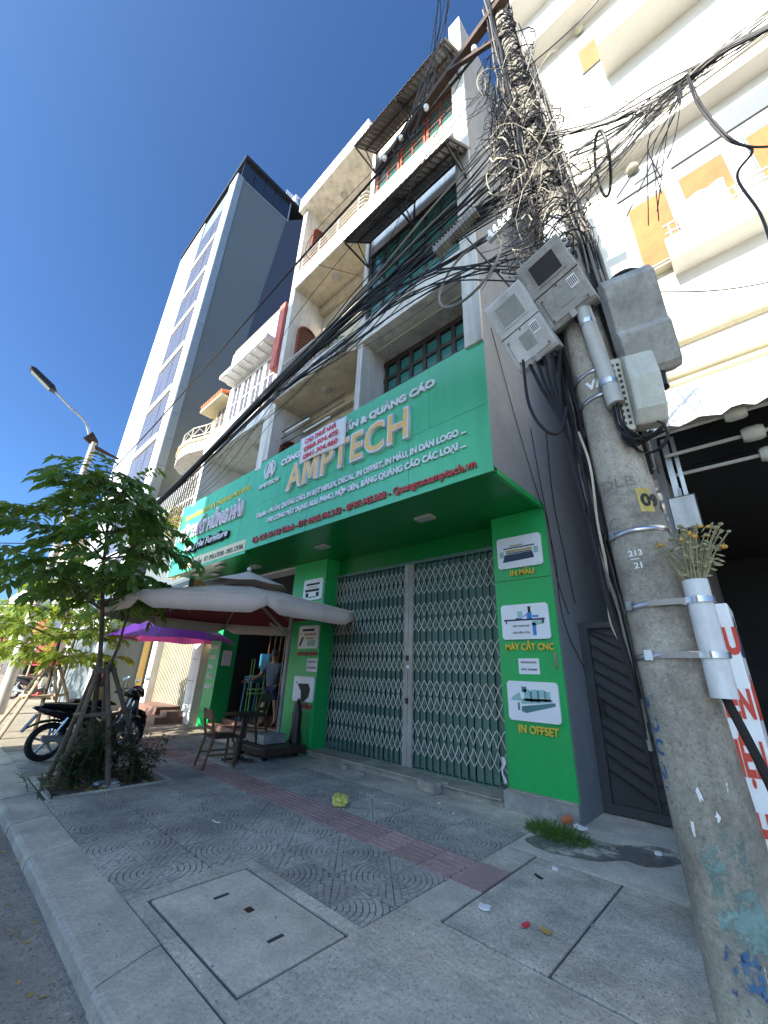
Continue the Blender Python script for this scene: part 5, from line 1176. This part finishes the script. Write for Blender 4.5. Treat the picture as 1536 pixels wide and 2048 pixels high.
for side in range(NV):      # one flap per side
    fm_ = MB()
    for u in range(9):
        f_ = u/8; a0 = R(25)+2*math.pi*side/NV; a1 = R(25)+2*math.pi*(side+1)/NV
        p = V((math.cos(a0),math.sin(a0),0))*(1-f_)+V((math.cos(a1),math.sin(a1),0))*f_; p = UC+p*UR; p.z = 2.50-.012*math.sin(math.pi*f_)
        cut = .10 if u in (0,8) else 0; q_ = UC+(p-UC)*1.012; q_.z = p.z-.23+cut+TR.uniform(-.008,.008); mid = (p+q_)/2+(p-UC).normalized()*.012; mid.z = (p.z+q_.z)/2
        fm_.v += [tuple(p),tuple(mid),tuple(q_)]
    for u in range(8):
        for j in (0,1): a = u*3+j; fm_.f.append((a,a+1,a+4,a+3))
    o = fm_.build('valance', 'canvas', ub, smooth=True); o.modifiers.new('s','SOLIDIFY').thickness = .005
m3, _ = canopy(.01,3.32,.82,3.02,.025,4); o = m3.build('top_canopy', 'canvas_top', ub, smooth=True); o.modifiers.new('s','SOLIDIFY').thickness = .006
for k in range(NV):
    a = R(25)+2*math.pi*k/NV; MB().tube([UC+V(((.5+(UR-.5)*t)*math.cos(a),(.5+(UR-.5)*t)*math.sin(a),2.963+(2.50-2.96)*(t**.92))) for t in (0,.25,.5,.75,1)], .009, 5).build('seam', 'canvas', ub)
MB().sphere((UC.x,UC.y,3.36), .045, 10, 6).build('finial', 'pvc', ub, smooth=True)
for i in range(NV): a = R(25)+2*math.pi*i/NV; MB().bar(UC+V((.1*math.cos(a),.1*math.sin(a),2.97)), UC+V(((UR-.03)*math.cos(a),(UR-.03)*math.sin(a),2.47)), .022, .03).build('rib', 'umbrella_pole', ub)
mx, my = -7.55, 5.18
MB().tube([(mx,my,.1),(mx,my,2.62)], .045, 10).build('mast', 'umbrella_pole', ub, smooth=True); MB().tube([(mx,my,2.2),(UC.x,UC.y,2.95)], .03, 8).build('arm', 'umbrella_pole', ub)
MB().bar((mx,my,2.15),(mx-.12,my-.45,2.42),.03,.05).build('brace', 'umbrella_pole', ub); MB().tube([(mx-.05,my-.06,.6),(mx-.06,my-.05,2.3)], .006, 5).build('cord', 'cable_pale', ub)
bs = MB().box(-8.1,-6.95,4.55,5.45,.08,.2).build('base', 'wood_dark', ub, bevel=.02)
for (x, y) in ((-7.9,4.65),(-7.1,4.65),(-7.1,5.3),(-7.9,5.3)): MB().lathe([(0,-.03),(.05,-.03),(.05,.03),(0,.03)], (x,y,.05), 10, axis='y').build('castor', 'black_plastic', bs)
cw = tag(MB().box(-7.9,-7.35,4.75,5.25,.205,.36).build('ballast_block', 'stucco', None, bevel=.015), 'grey concrete ballast block on the umbrella base', 'block')
# purple umbrella
pu = thing('cantilever_umbrella', 'purple cantilever umbrella with a grey mast behind the motorbike', 'umbrella', (-13.2,2.6,0), world=True)
pcn = V((-11.6,4.3,2.66)); m_ = MB(); NP = 8; pr_ = 1.62
for i in range(NP+1): pass
m_.v.append(tuple(pcn))
for i in range(NP*2):
    a = 2*math.pi*i/(NP*2)+.2; k = 1 if i % 2 == 0 else .95; m_.v.append((pcn.x+pr_*k*math.cos(a)*.62,pcn.y+pr_*k*math.sin(a)*.62,pcn.z-.20-(0 if i % 2 == 0 else .02)))
for i in range(NP*2):
    a = 2*math.pi*i/(NP*2)+.2; k = 1 if i % 2 == 0 else .93; m_.v.append((pcn.x+pr_*k*math.cos(a),pcn.y+pr_*k*math.sin(a),pcn.z-.56+(0 if i % 2 == 0 else .035)))
n = NP*2
for i in range(n): j = (i+1)%n; m_.f += [(0,1+i,1+j),(1+i,1+n+i,1+n+j,1+j)]
o = m_.build('canopy', 'purple_canvas', pu)
for i in range(0,n,2): a = 2*math.pi*i/n+.2; MB().tube([(pcn.x+.5*math.cos(a),pcn.y+.5*math.sin(a),pcn.z-.42),(pcn.x+pr_*.62*math.cos(a),pcn.y+pr_*.62*math.sin(a),pcn.z-.23)], .012, 5).build('strut', 'rail_steel', pu)
MB().tube([(-13.2,2.5,0),(-13.2,2.5,2.55)], .05, 10).build('mast', 'umbrella_pole', pu, smooth=True); MB().tube([(-13.35,2.35,2.6),(-12.6,3.2,2.72),(pcn.x,pcn.y,pcn.z+.06)], .03, 8).build('arm', 'rail_steel', pu)
# ================================================================== CHAIRS AND TABLES
def chair(lab, loc, rz, seatm='wood', sc=1.):
    t = thing('wooden_chair', lab, 'chair', loc, rz, group='wooden chairs outside the furniture shop')
    w_, d_ = .21*sc, .20*sc
    for sx in (-1,1):
        MB().bar((sx*w_,-d_,0),(sx*w_*.96,-d_,.43),.038,.038,(0,1,0)).build('leg', seatm, t, bevel=.005)
        o = MB(); o.bar((sx*w_,d_+.1,0),(sx*w_,d_,.43),.036,.04,(1,0,0)); o.bar((sx*w_,d_,.43),(sx*w_,d_+.09,.86),.034,.04,(1,0,0)); o.build('back_leg', seatm, t, bevel=.005)
        MB().bar((sx*w_,-d_,.2),(sx*w_,d_+.04,.2),.02,.025).build('stretcher', seatm, t)
    MB().box(-w_-.015,w_+.015,-d_-.03,d_+.03,.43,.465).build('seat', 'wood_dark', t, bevel=.01)
    MB().bar((-w_,d_+.075,.78),(w_,d_+.075,.78),.02,.15).build('back_rail', seatm, t, bevel=.006); MB().bar((-w_,d_+.03,.58),(w_,d_+.03,.58),.018,.05).build('back_rail', seatm, t)
    MB().bar((-w_,-d_,.24),(w_,-d_,.24),.02,.025).build('stretcher', seatm, t); return t
chair('brown wooden chair with its back to the street at the small table', (-7.2,3.82,0), R(172))
chair('dark wooden chair beside the umbrella base', (-7.95,4.78,.2), R(-60), 'wood_dark')
tbl = thing('cafe_table', 'small dark round table on a black pedestal under the umbrella', 'table', (-7.3,4.25,0))
MB().lathe([(0,.735),(.33,.735),(.35,.75),(.33,.765),(0,.765)], (0,0,0), 28).build('table_top', 'wood_dark', tbl, smooth=True); MB().cyl((0,0,.04),(0,0,.735),.035,.035,12).build('pedestal', 'black_metal', tbl, smooth=True)
for k in range(4): a = R(45+90*k); MB().bar((0,0,.05),(.28*math.cos(a),.28*math.sin(a),.03),.05,.035).build('foot', 'black_metal', tbl)
# stack inside the shop doorway
sc_ = thing('stacked_stools', 'stack of blue plastic stools and green wire chairs in the doorway', 'stools', (-10.55,6.05,.0), world=True)
for k in range(3): MB().box(-10.78,-10.32,6.1,6.5,1.15+.06*k,1.19+.06*k).build('stool_seat', 'blue_plastic', sc_, bevel=.01)
for sx, sy in ((-10.76,6.12),(-10.34,6.12),(-10.76,6.48),(-10.34,6.48)): MB().bar((sx,sy,.22),(sx*.7-10.55*.3,sy,1.16),.04,.04).build('stool_leg', 'blue_plastic', sc_)
MB().box(-10.8,-10.3,6.5,6.54,1.5,1.9).build('stool_back', 'blue_plastic', sc_, bevel=.02)
for k, z in enumerate((.9,1.0,1.32)): MB().lathe([(.26,0),(.272,.01),(.26,.02),(.248,.01),(.26,0)], (-10.2,6.2,z), 18).build('wire_ring', 'green_wire', sc_)
for k in range(5): a = k*1.26; MB().tube([(-10.2+.26*math.cos(a),6.2+.26*math.sin(a),.22),(-10.2+.25*math.cos(a),6.2+.25*math.sin(a),1.75)], .012, 5).build('wire_leg', 'green_wire', sc_)
for k in range(4): MB().bar((-10.7+.25*k,6.7,1.6),(-10.75+.28*k,6.75,2.45),.035,.03).build('wood_leg', 'wood', sc_)
MB().box(-10.2,-9.8,6.6,6.63,1.55,1.62).build('wood_back', 'wood', sc_)
for k in range(6): MB().bar((-10.18+.07*k,6.61,1.3),(-10.18+.07*k,6.61,1.55),.018,.012).build('wood_slat', 'wood', sc_)
bb = thing('hanging_lamp', 'warm lit lamp glowing inside the furniture shop', 'lamp', (-9.15,7.2,1.9), world=True)
MB().sphere((-9.2,7.2,1.72), .06, 10, 7, (.6,.6,1.3)).build('bulb', 'bulb', bb, smooth=True); MB().box(-9.35,-9.1,7.25,7.3,2.02,2.06).build('tube', 'bulb', bb); MB().tube([(-9.2,7.2,1.8),(-9.2,7.2,3.9)], .006, 4).build('flex', 'cable', bb)
# folded parasol / covered things by the pillar
fp = MB(); fp.lathe([(.02,.0),(.11,.04),(.12,.25),(.09,.5),(.1,.7),(.05,.9),(.02,.98)], (-7.3,5.42,.0), 9); o = fp.build('covered_trolley', 'black_plastic', None, smooth=True); tag(o, 'dark folded trolley wrapped in black cover against the green pillar', 'trolley')
# ================================================================== MOTORBIKES
def motorbike(lab, loc, rz, detail=True):
    t = thing('motorbike', lab, 'motorbike', loc, rz, group='parked motorbikes')
    for (x, nm) in ((-.62,'wheel'),(.63,'wheel')):
        wh = MB().lathe([(.205,-.05),(.25,-.052),(.275,-.03),(.285,0),(.275,.03),(.25,.052),(.205,.05)], (x,0,.285), 26, axis='y').build(nm, 'tyre', t, smooth=True)
        MB().lathe([(.205,-.045),(.19,-.03),(.19,.03),(.205,.045)], (x,0,.285), 24, axis='y').build('rim', 'black_metal', wh, smooth=True)
        for k in range(5): a = 2*math.pi*k/5+.3; MB().bar((x+.03*math.cos(a),0,.285+.03*math.sin(a)),(x+.195*math.cos(a),0,.285+.195*math.sin(a)),.03,.03,(0,1,0)).build('spoke', 'galv', wh)
        MB().lathe([(0,-.06),(.045,-.06),(.045,.06),(0,.06)], (x,0,.285), 12, axis='y').build('hub', 'galv', wh)
    MB().loft([(-.93,0,.80,.03,.02),(-.85,0,.78,.075,.05),(-.6,0,.72,.12,.09),(-.3,0,.64,.14,.12),(-.05,0,.52,.13,.12),(.08,0,.46,.11,.09)], 14).build('tail_fairing', 'bike_paint', t, smooth=True)
    MB().loft([(-.8,0,.72,.082,.022),(-.5,0,.645,.128,.028),(-.2,0,.55,.146,.03)], 12).build('side_stripe', 'bike_red', t, smooth=True)
    MB().loft([(-.84,0,.845,.08,.025),(-.6,0,.83,.12,.045),(-.3,0,.79,.13,.05),(-.05,0,.75,.11,.045),(.05,0,.73,.07,.03)], 14).build('seat', 'black_plastic', t, smooth=True)
    MB().loft([(.0,0,.42,.12,.10),(.2,0,.34,.12,.07),(.38,0,.42,.13,.13),(.46,0,.60,.14,.24),(.50,0,.78,.15,.2),(.54,0,.92,.12,.1)], 14).build('leg_shield', 'bike_paint', t, smooth=True)
    MB().loft([(.42,0,.98,.09,.04),(.5,0,1.0,.13,.08),(.6,0,.95,.11,.09),(.68,0,.88,.05,.05)], 12).build('headlight_cowl', 'bike_paint', t, smooth=True)
    MB().sphere((.655,0,.9), .05, 10, 6, (.5,1,.8)).build('headlight', 'meter_glass', t, smooth=True)
    MB().loft([(.36,0,.46,.03,.015),(.48,0,.56,.05,.02),(.63,0,.60,.055,.02),(.80,0,.54,.05,.02),(.9,0,.42,.03,.012)], 10).build('front_mudguard', 'bike_paint', t, smooth=True)
    MB().loft([(-.95,0,.5,.04,.01),(-.8,0,.58,.06,.02),(-.62,0,.60,.06,.02),(-.4,0,.56,.05,.02)], 10).build('rear_mudguard', 'black_plastic', t, smooth=True)
    MB().bar((-.86,0,.70),(-1.0,0,.45),.13,.015).build('number_plate_holder', 'black_plastic', t)
    for s_ in (-1,1):
        MB().tube([(.63,s_*.075,.285),(.52,s_*.07,.85)], .022, 8).build('fork', 'galv', t, smooth=True)
        MB().tube([(-.62,s_*.10,.30),(-.45,s_*.12,.64)], .025, 8).build('shock_absorber', 'chrome', t, smooth=True)
        MB().tube([(.45,0,.98),(.44,s_*.16,1.02),(.38,s_*.33,1.0)], .012, 6).build('handlebar', 'black_metal', t); MB().tube([(.40,s_*.24,1.005),(.37,s_*.36,.998)], .02, 8).build('grip', 'black_plastic', t)
        mm = MB().tube([(.42,s_*.2,1.02),(.44,s_*.26,1.2)], .007, 5).build('mirror_stem', 'black_metal', t); MB().sphere((.45,s_*.29,1.23), .06, 10, 6, (.25,1,.65)).build('mirror', 'mirror', mm, smooth=True)
    MB().loft([(-.75,-.16,.36,.04,.045),(-.5,-.16,.33,.05,.055),(-.2,-.14,.29,.04,.045),(.05,-.1,.26,.02,.02)], 10).build('exhaust', 'galv', t, smooth=True)
    MB().loft([(-.35,0,.30,.10,.10),(-.1,0,.28,.12,.12),(.15,0,.26,.1,.08)], 10).build('engine', 'black_metal', t, smooth=True)
    MB().tube([(-.05,-.1,.2),(-.08,-.3,.22)], .014, 6).build('foot_peg', 'black_metal', t); MB().tube([(-.15,.1,.22),(-.2,.25,.0)], .014, 6).build('kick_stand', 'galv', t)
    MB().bar((-.94,0,.80),(-.86,0,.77),.1,.03).build('tail_light', 'bike_red', t); return t
motorbike('black motorbike parked behind the nearest tree with its tail to the road', (-9.2,2.4,0), R(96))
motorbike('dark motorbike parked far down the sunlit pavement', (-22.6,3.4,0), R(60))
motorbike('second black motorbike standing on the far side of the nearest one', (-10.2,2.9,0), R(112))
bg_ = thing('shopping_bag', 'tan bag with a red handle on the motorbike seat', 'bag', (-9.75,2.35,.8), world=True)
MB().lathe([(.02,.0),(.14,.03),(.16,.14),(.12,.26),(.04,.32)], (-9.75,2.45,.83), 9).build('bag_body', 'letter_gold', bg_, smooth=True); MB().lathe([(.02,.3),(.08,.33),(.10,.42),(.03,.46)], (-9.75,2.45,.84), 7).build('bag_knot', 'banner_red', bg_)
# things far down the pavement
for i, (x, y, c_, lab) in enumerate(((-24,4.2,'red_stuff','red crate pile outside the far shop'),(-26.5,3.8,'white_paint','white tarpaulin stall far down the pavement'),(-28,4.6,'red_stuff','red awning stall at the far end of the pavement'))):
    t = thing('street_stall', lab, 'stall', (x,y,0), world=True)
    for k in range(4): MB().box(x-.9,x+.9,y-.5,y+.4,.02+.42*k,.38+.42*k).build('crate', (c_,'cream_trim','black_plastic','letter_redpaint')[k], t, bevel=.02)
    MB().prism([(y-1.2,2.1),(y+.8,2.6),(y+.8,2.64),(y-1.2,2.14)], lambda a,b,d:(d,a,b), x-1.3, x+1.3).build('awning', c_, t)
    for dx in (-1.2,1.2): MB().tube([(x+dx,y-1.1,0),(x+dx,y-1.1,2.12)], .03, 6).build('post', 'stake_pale', t)
# ================================================================== PERSON
def skinned(name, nodes, edges, mat, parent, sub=2):
    me = bpy.data.meshes.new(name); me.from_pydata([n[0] for n in nodes], edges, []); o = bpy.data.objects.new(name, me); C.objects.link(o); o.parent = parent
    sk_ = o.modifiers.new('skin', 'SKIN'); sk_.use_smooth_shade = True
    for i, n in enumerate(nodes): me.skin_vertices[0].data[i].radius = (n[1], n[2] if len(n) > 2 else n[1])
    me.skin_vertices[0].data[0].use_root = True; sb_ = o.modifiers.new('sub', 'SUBSURF'); sb_.levels = sb_.render_levels = sub; me.materials.append(MATS[mat]); return o
pe = thing('person', 'grey-haired person in a blue-grey polo shirt and dark shorts carrying things in the doorway', 'person', (-9.45,6.15,.22), R(35))
# local frame: x right, y forward(-), z up ; pelvis first
nd = [((0,0,.90),.13,.10),((0,0,1.08),.13,.10),((0,-.03,1.30),.15,.11),((0,-.05,1.42),.09,.08),((0,-.07,1.50),.055),
      ((.10,0,.86),.09),((.13,.0,.50),.062),((.15,.04,.27),.052),((.15,.05,.09),.036),((.15,-.05,.04),.04),((.15,-.14,.03),.032),
      ((-.10,0,.86),.09),((-.14,-.04,.49),.062),((-.16,0,.27),.052),((-.17,.03,.09),.036),((-.17,-.07,.04),.04),((-.18,-.16,.03),.032),
      ((.19,-.05,1.38),.065),((.25,-.02,1.10),.042),((.30,-.10,.86),.034),((.31,-.12,.79),.03),
      ((-.19,-.06,1.38),.065),((-.30,-.14,1.13),.042),((-.46,-.30,1.02),.034),((-.52,-.35,1.0),.03),
      ((0,-.09,1.60),.085,.095),((0,-.10,1.68),.078,.09)]
ed = [(0,1),(1,2),(2,3),(3,4),(0,5),(5,6),(6,7),(7,8),(8,9),(9,10),(0,11),(11,12),(12,13),(13,14),(14,15),(15,16),(2,17),(17,18),(18,19),(19,20),(2,21),(21,22),(22,23),(23,24),(4,25),(25,26)]
body = skinned('body', nd, ed, 'skin', pe)
for (w_, d_) in (((.31,-.12,.79),V((.02,-.03,-1))), ((-.52,-.35,1.0),V((-.75,-.6,-.25)))):
    d_ = d_.normalized(); s_ = d_.cross(V((0,1,.2))).normalized(); w_ = V(w_)
    for k, (o_, l_) in enumerate(((-.028,.075),(-.009,.088),(.01,.082),(.028,.065))):
        p = w_+s_*o_+d_*.03; MB().tube([p, p+d_*l_*.5+V((0,-.008,0)), p+d_*l_+V((0,-.025,0))], [.0095,.009,.007], 6).build('finger', 'skin', pe, smooth=True)
    p = w_+s_*-.03; MB().tube([p, p-s_*.03+d_*.03, p-s_*.035+d_*.06], [.011,.010,.008], 6).build('thumb', 'skin', pe, smooth=True)
skinned('shirt', [((0,0,.86),.17,.14),((0,0,1.05),.175,.145),((0,-.03,1.30),.195,.155),((0,-.05,1.43),.115,.105),((.19,-.05,1.37),.09),((.235,-.03,1.17),.068),((-.19,-.06,1.37),.09),((-.275,-.12,1.19),.068)], [(0,1),(1,2),(2,3),(2,4),(4,5),(2,6),(6,7)], 'shirt', pe)
skinned('shorts', [((0,0,.90),.15,.12),((.10,0,.82),.112),((.125,0,.56),.095),((-.10,0,.82),.112),((-.135,-.03,.55),.095)], [(0,1),(1,2),(0,3),(3,4)], 'shorts', pe)
MB().sphere((0,-.085,1.665), .106, 14, 9, (.86,.98,1.0)).build('hair', 'hair', pe, smooth=True)
hm = pe.children[-1]
for v in hm.data.vertices:
    if v.co.y < -.135 and v.co.z < 1.70: v.co.y = -.13
MB().sphere((0,-.205,1.60), .016, 8, 6, (.8,1,1.4)).build('nose', 'skin', pe, smooth=True)
for s_ in (-1,1):
    MB().sphere((s_*.033,-.188,1.625), .011, 8, 5).build('eye', 'black_plastic', pe, smooth=True); MB().sphere((s_*.088,-.09,1.61), .022, 8, 6, (.35,.7,1.2)).build('ear', 'skin', pe, smooth=True)
    MB().loft([(s_*.155-.045,-.06,.02,.11,.018),(s_*.155,-.07,.022,.125,.022),(s_*.155+.045,-.06,.02,.11,.018)], 10).build('sandal', 'black_plastic', pe, smooth=True)
MB().box(-.025,.025,-.188,-.18,1.555,1.563).build('mouth', 'red_frame', pe)
# ================================================================== SMALL THINGS ON THE PAVEMENT
def lump(name, lab, cat, c, r_, mat, rr, sq=(1,1,.7), amp=.25, n=14, m_=9, crease=0, group=None):
    q_ = MB().sphere((0,0,0), 1, n, m_)
    ph = [rr.uniform(0,6.28) for _ in range(9)]
    for i, v in enumerate(q_.v):
        x, y, z = v; f_ = 1+amp*(math.sin(3*x+ph[0])*math.sin(4*y+ph[1])+.6*math.sin(7*z+ph[2]+3*x))+(crease*rr.uniform(-1,1) if 0 < i < len(q_.v)-n else 0)
        q_.v[i] = (c[0]+x*f_*r_*sq[0], c[1]+y*f_*r_*sq[1], max(c[2]+.001, c[2]+r_*sq[2]*.85+z*f_*r_*sq[2]))
    return tag(q_.build(name, mat, None, smooth=(crease == 0)), lab, cat, group)
LR = random.Random(21)
lump('plastic_bag', 'crumpled yellow plastic bag lying on the red paving strip', 'bag', (-4.36,4.02,.002), .09, 'yellow_bag', LR, (1.25,.95,.66), .2, 24, 14, .13)
for k in range(2): pass
def rock(lab, c, s_, rz, mat='stone', name='stone'):
    q_ = MB().box(-s_[0],s_[0],-s_[1],s_[1],0,s_[2]*2)
    for i, v in enumerate(q_.v): x, y, z = v; x += LR.uniform(-.15,.15)*s_[0]; y += LR.uniform(-.2,.2)*s_[1]; z = max(0, z+(LR.uniform(-.2,.1)*s_[2] if z > 0 else 0)); cs, sn = math.cos(rz), math.sin(rz); q_.v[i] = (c[0]+x*cs-y*sn, c[1]+x*sn+y*cs, c[2]+z)
    return tag(q_.build(name, mat, None, bevel=min(s_)*.35), lab, 'stone')
rock('broken concrete block lying against the gate sill', (-3.98,5.36,.002), (.15,.085,.075), R(-8), name='concrete_block')
rock('pale stone lying by the left end of the gate sill', (-5.74,5.36,.002), (.055,.045,.035), R(20)); rock('flat brown stone lying in front of the gate sill', (-5.28,5.30,.002), (.085,.045,.025), R(-5))
rock('small stone on the gate sill above the concrete block', (-3.85,5.56,.104), (.05,.03,.012), R(10))
def scrap(lab, c, L_, w_, rz, mat, name='litter', thick=.004, curl=.3):
    q_ = MB()
    for i in range(5):
        f_ = i/4-.5; ww = w_*(1-1.2*f_*f_)
        for s_ in (-1,1):
            x, y = f_*L_, s_*ww/2; z = .004+curl*L_*(f_*f_)*.8+.002*s_; cs, sn = math.cos(rz), math.sin(rz); q_.v.append((c[0]+x*cs-y*sn, c[1]+x*sn+y*cs, c[2]+z))
    for i in range(4): a = i*2; q_.f.append((a,a+1,a+3,a+2))
    o = q_.build(name, mat, None); o.modifiers.new('s','SOLIDIFY').thickness = thick; return tag(o, lab, 'litter')
scrap('white bread-like scrap on the left concrete slab', (-1.93,3.25,.003), .085, .06, .3, 'foam', thick=.012)
scrap('red and white wrapper on the left concrete slab', (-1.63,3.26,.003), .07, .03, 1.4, 'banner_red', thick=.01); scrap('orange crumpled leaf on the left concrete slab', (-1.51,3.30,.003), .08, .04, -.3, 'dry_leaf')
scrap('small white paper ball near the far edge of the left slab', (-1.82,4.27,.003), .05, .03, .2, 'white_paint', thick=.015); scrap('white foam sheet at the front of the tree pit', (-6.95,2.22,-.02), .2, .09, 1.0, 'foam', thick=.01)
scrap('dry yellow leaf on the asphalt near the kerb', (-3.05,.82,ROAD_Z), .12, .05, .8, 'dry_leaf'); scrap('white paper on the asphalt by the kerb', (-6.1,1.0,ROAD_Z), .09, .05, .3, 'white_paint')
scrap('thin white strip of tape on the paving', (-4.75,2.62,.002), .14, .012, .15, 'white_paint'); scrap('tiny white scrap near the gate sill', (-3.6,5.05,.002), .04, .025, .4, 'white_paint'); scrap('white scrap in front of the pillar', (-3.25,4.85,.002), .04, .02, 1.2, 'white_paint')
scrap('dark bent staple-like bracket on the left slab', (-1.86,4.02,.003), .09, .02, -.4, 'black_metal'); scrap('crushed white cup lying on the wet concrete', (-1.25,5.35,.007), .06, .04, .4, 'white_paint', thick=.02)
br1 = MB().box(-.06,.06,-.035,.035,0,.05); o = br1.build('brick', 'brick_orange', None, bevel=.008); o.location = (-2.12,5.44,.06); o.rotation_euler = (R(20),R(-25),R(30)); tag(o, 'broken orange brick lying against the grey plinth behind the grass', 'brick')
scrap('crumpled white bag beside the orange brick', (-1.98,5.42,.03), .14, .08, -.3, 'white_paint', thick=.02)
for k in range(7):
    x, y = LR.uniform(-7.8,-6.85), LR.uniform(1.62,2.75); rock('pale rubble piece %s of the tree pit' % ('at the near left corner','in the middle','at the far right','on the right side','by the front border','behind the trunk','at the left side')[k], (x,y,-.03), (LR.uniform(.04,.1),LR.uniform(.03,.06),.025), LR.uniform(0,3), 'foam' if k % 2 else 'stone', 'stone')
# rag hanging in the gate
rg = MB()
for i in range(9):
    for j in range(4): rg.v.append((-3.14+.013*j*(1+.5*math.sin(i*1.1))+.014*math.sin(i), 5.925-.006*math.sin(i*1.7+j), .50-.04*i))
for i in range(8):
    for j in range(3): a = i*4+j; rg.f.append((a,a+1,a+5,a+4))
o = rg.build('rag', 'paper', None, smooth=True); o.modifiers.new('s','SOLIDIFY').thickness = .01; tag(o, 'dirty white rag stuffed into the bottom of the folding gate', 'rag')
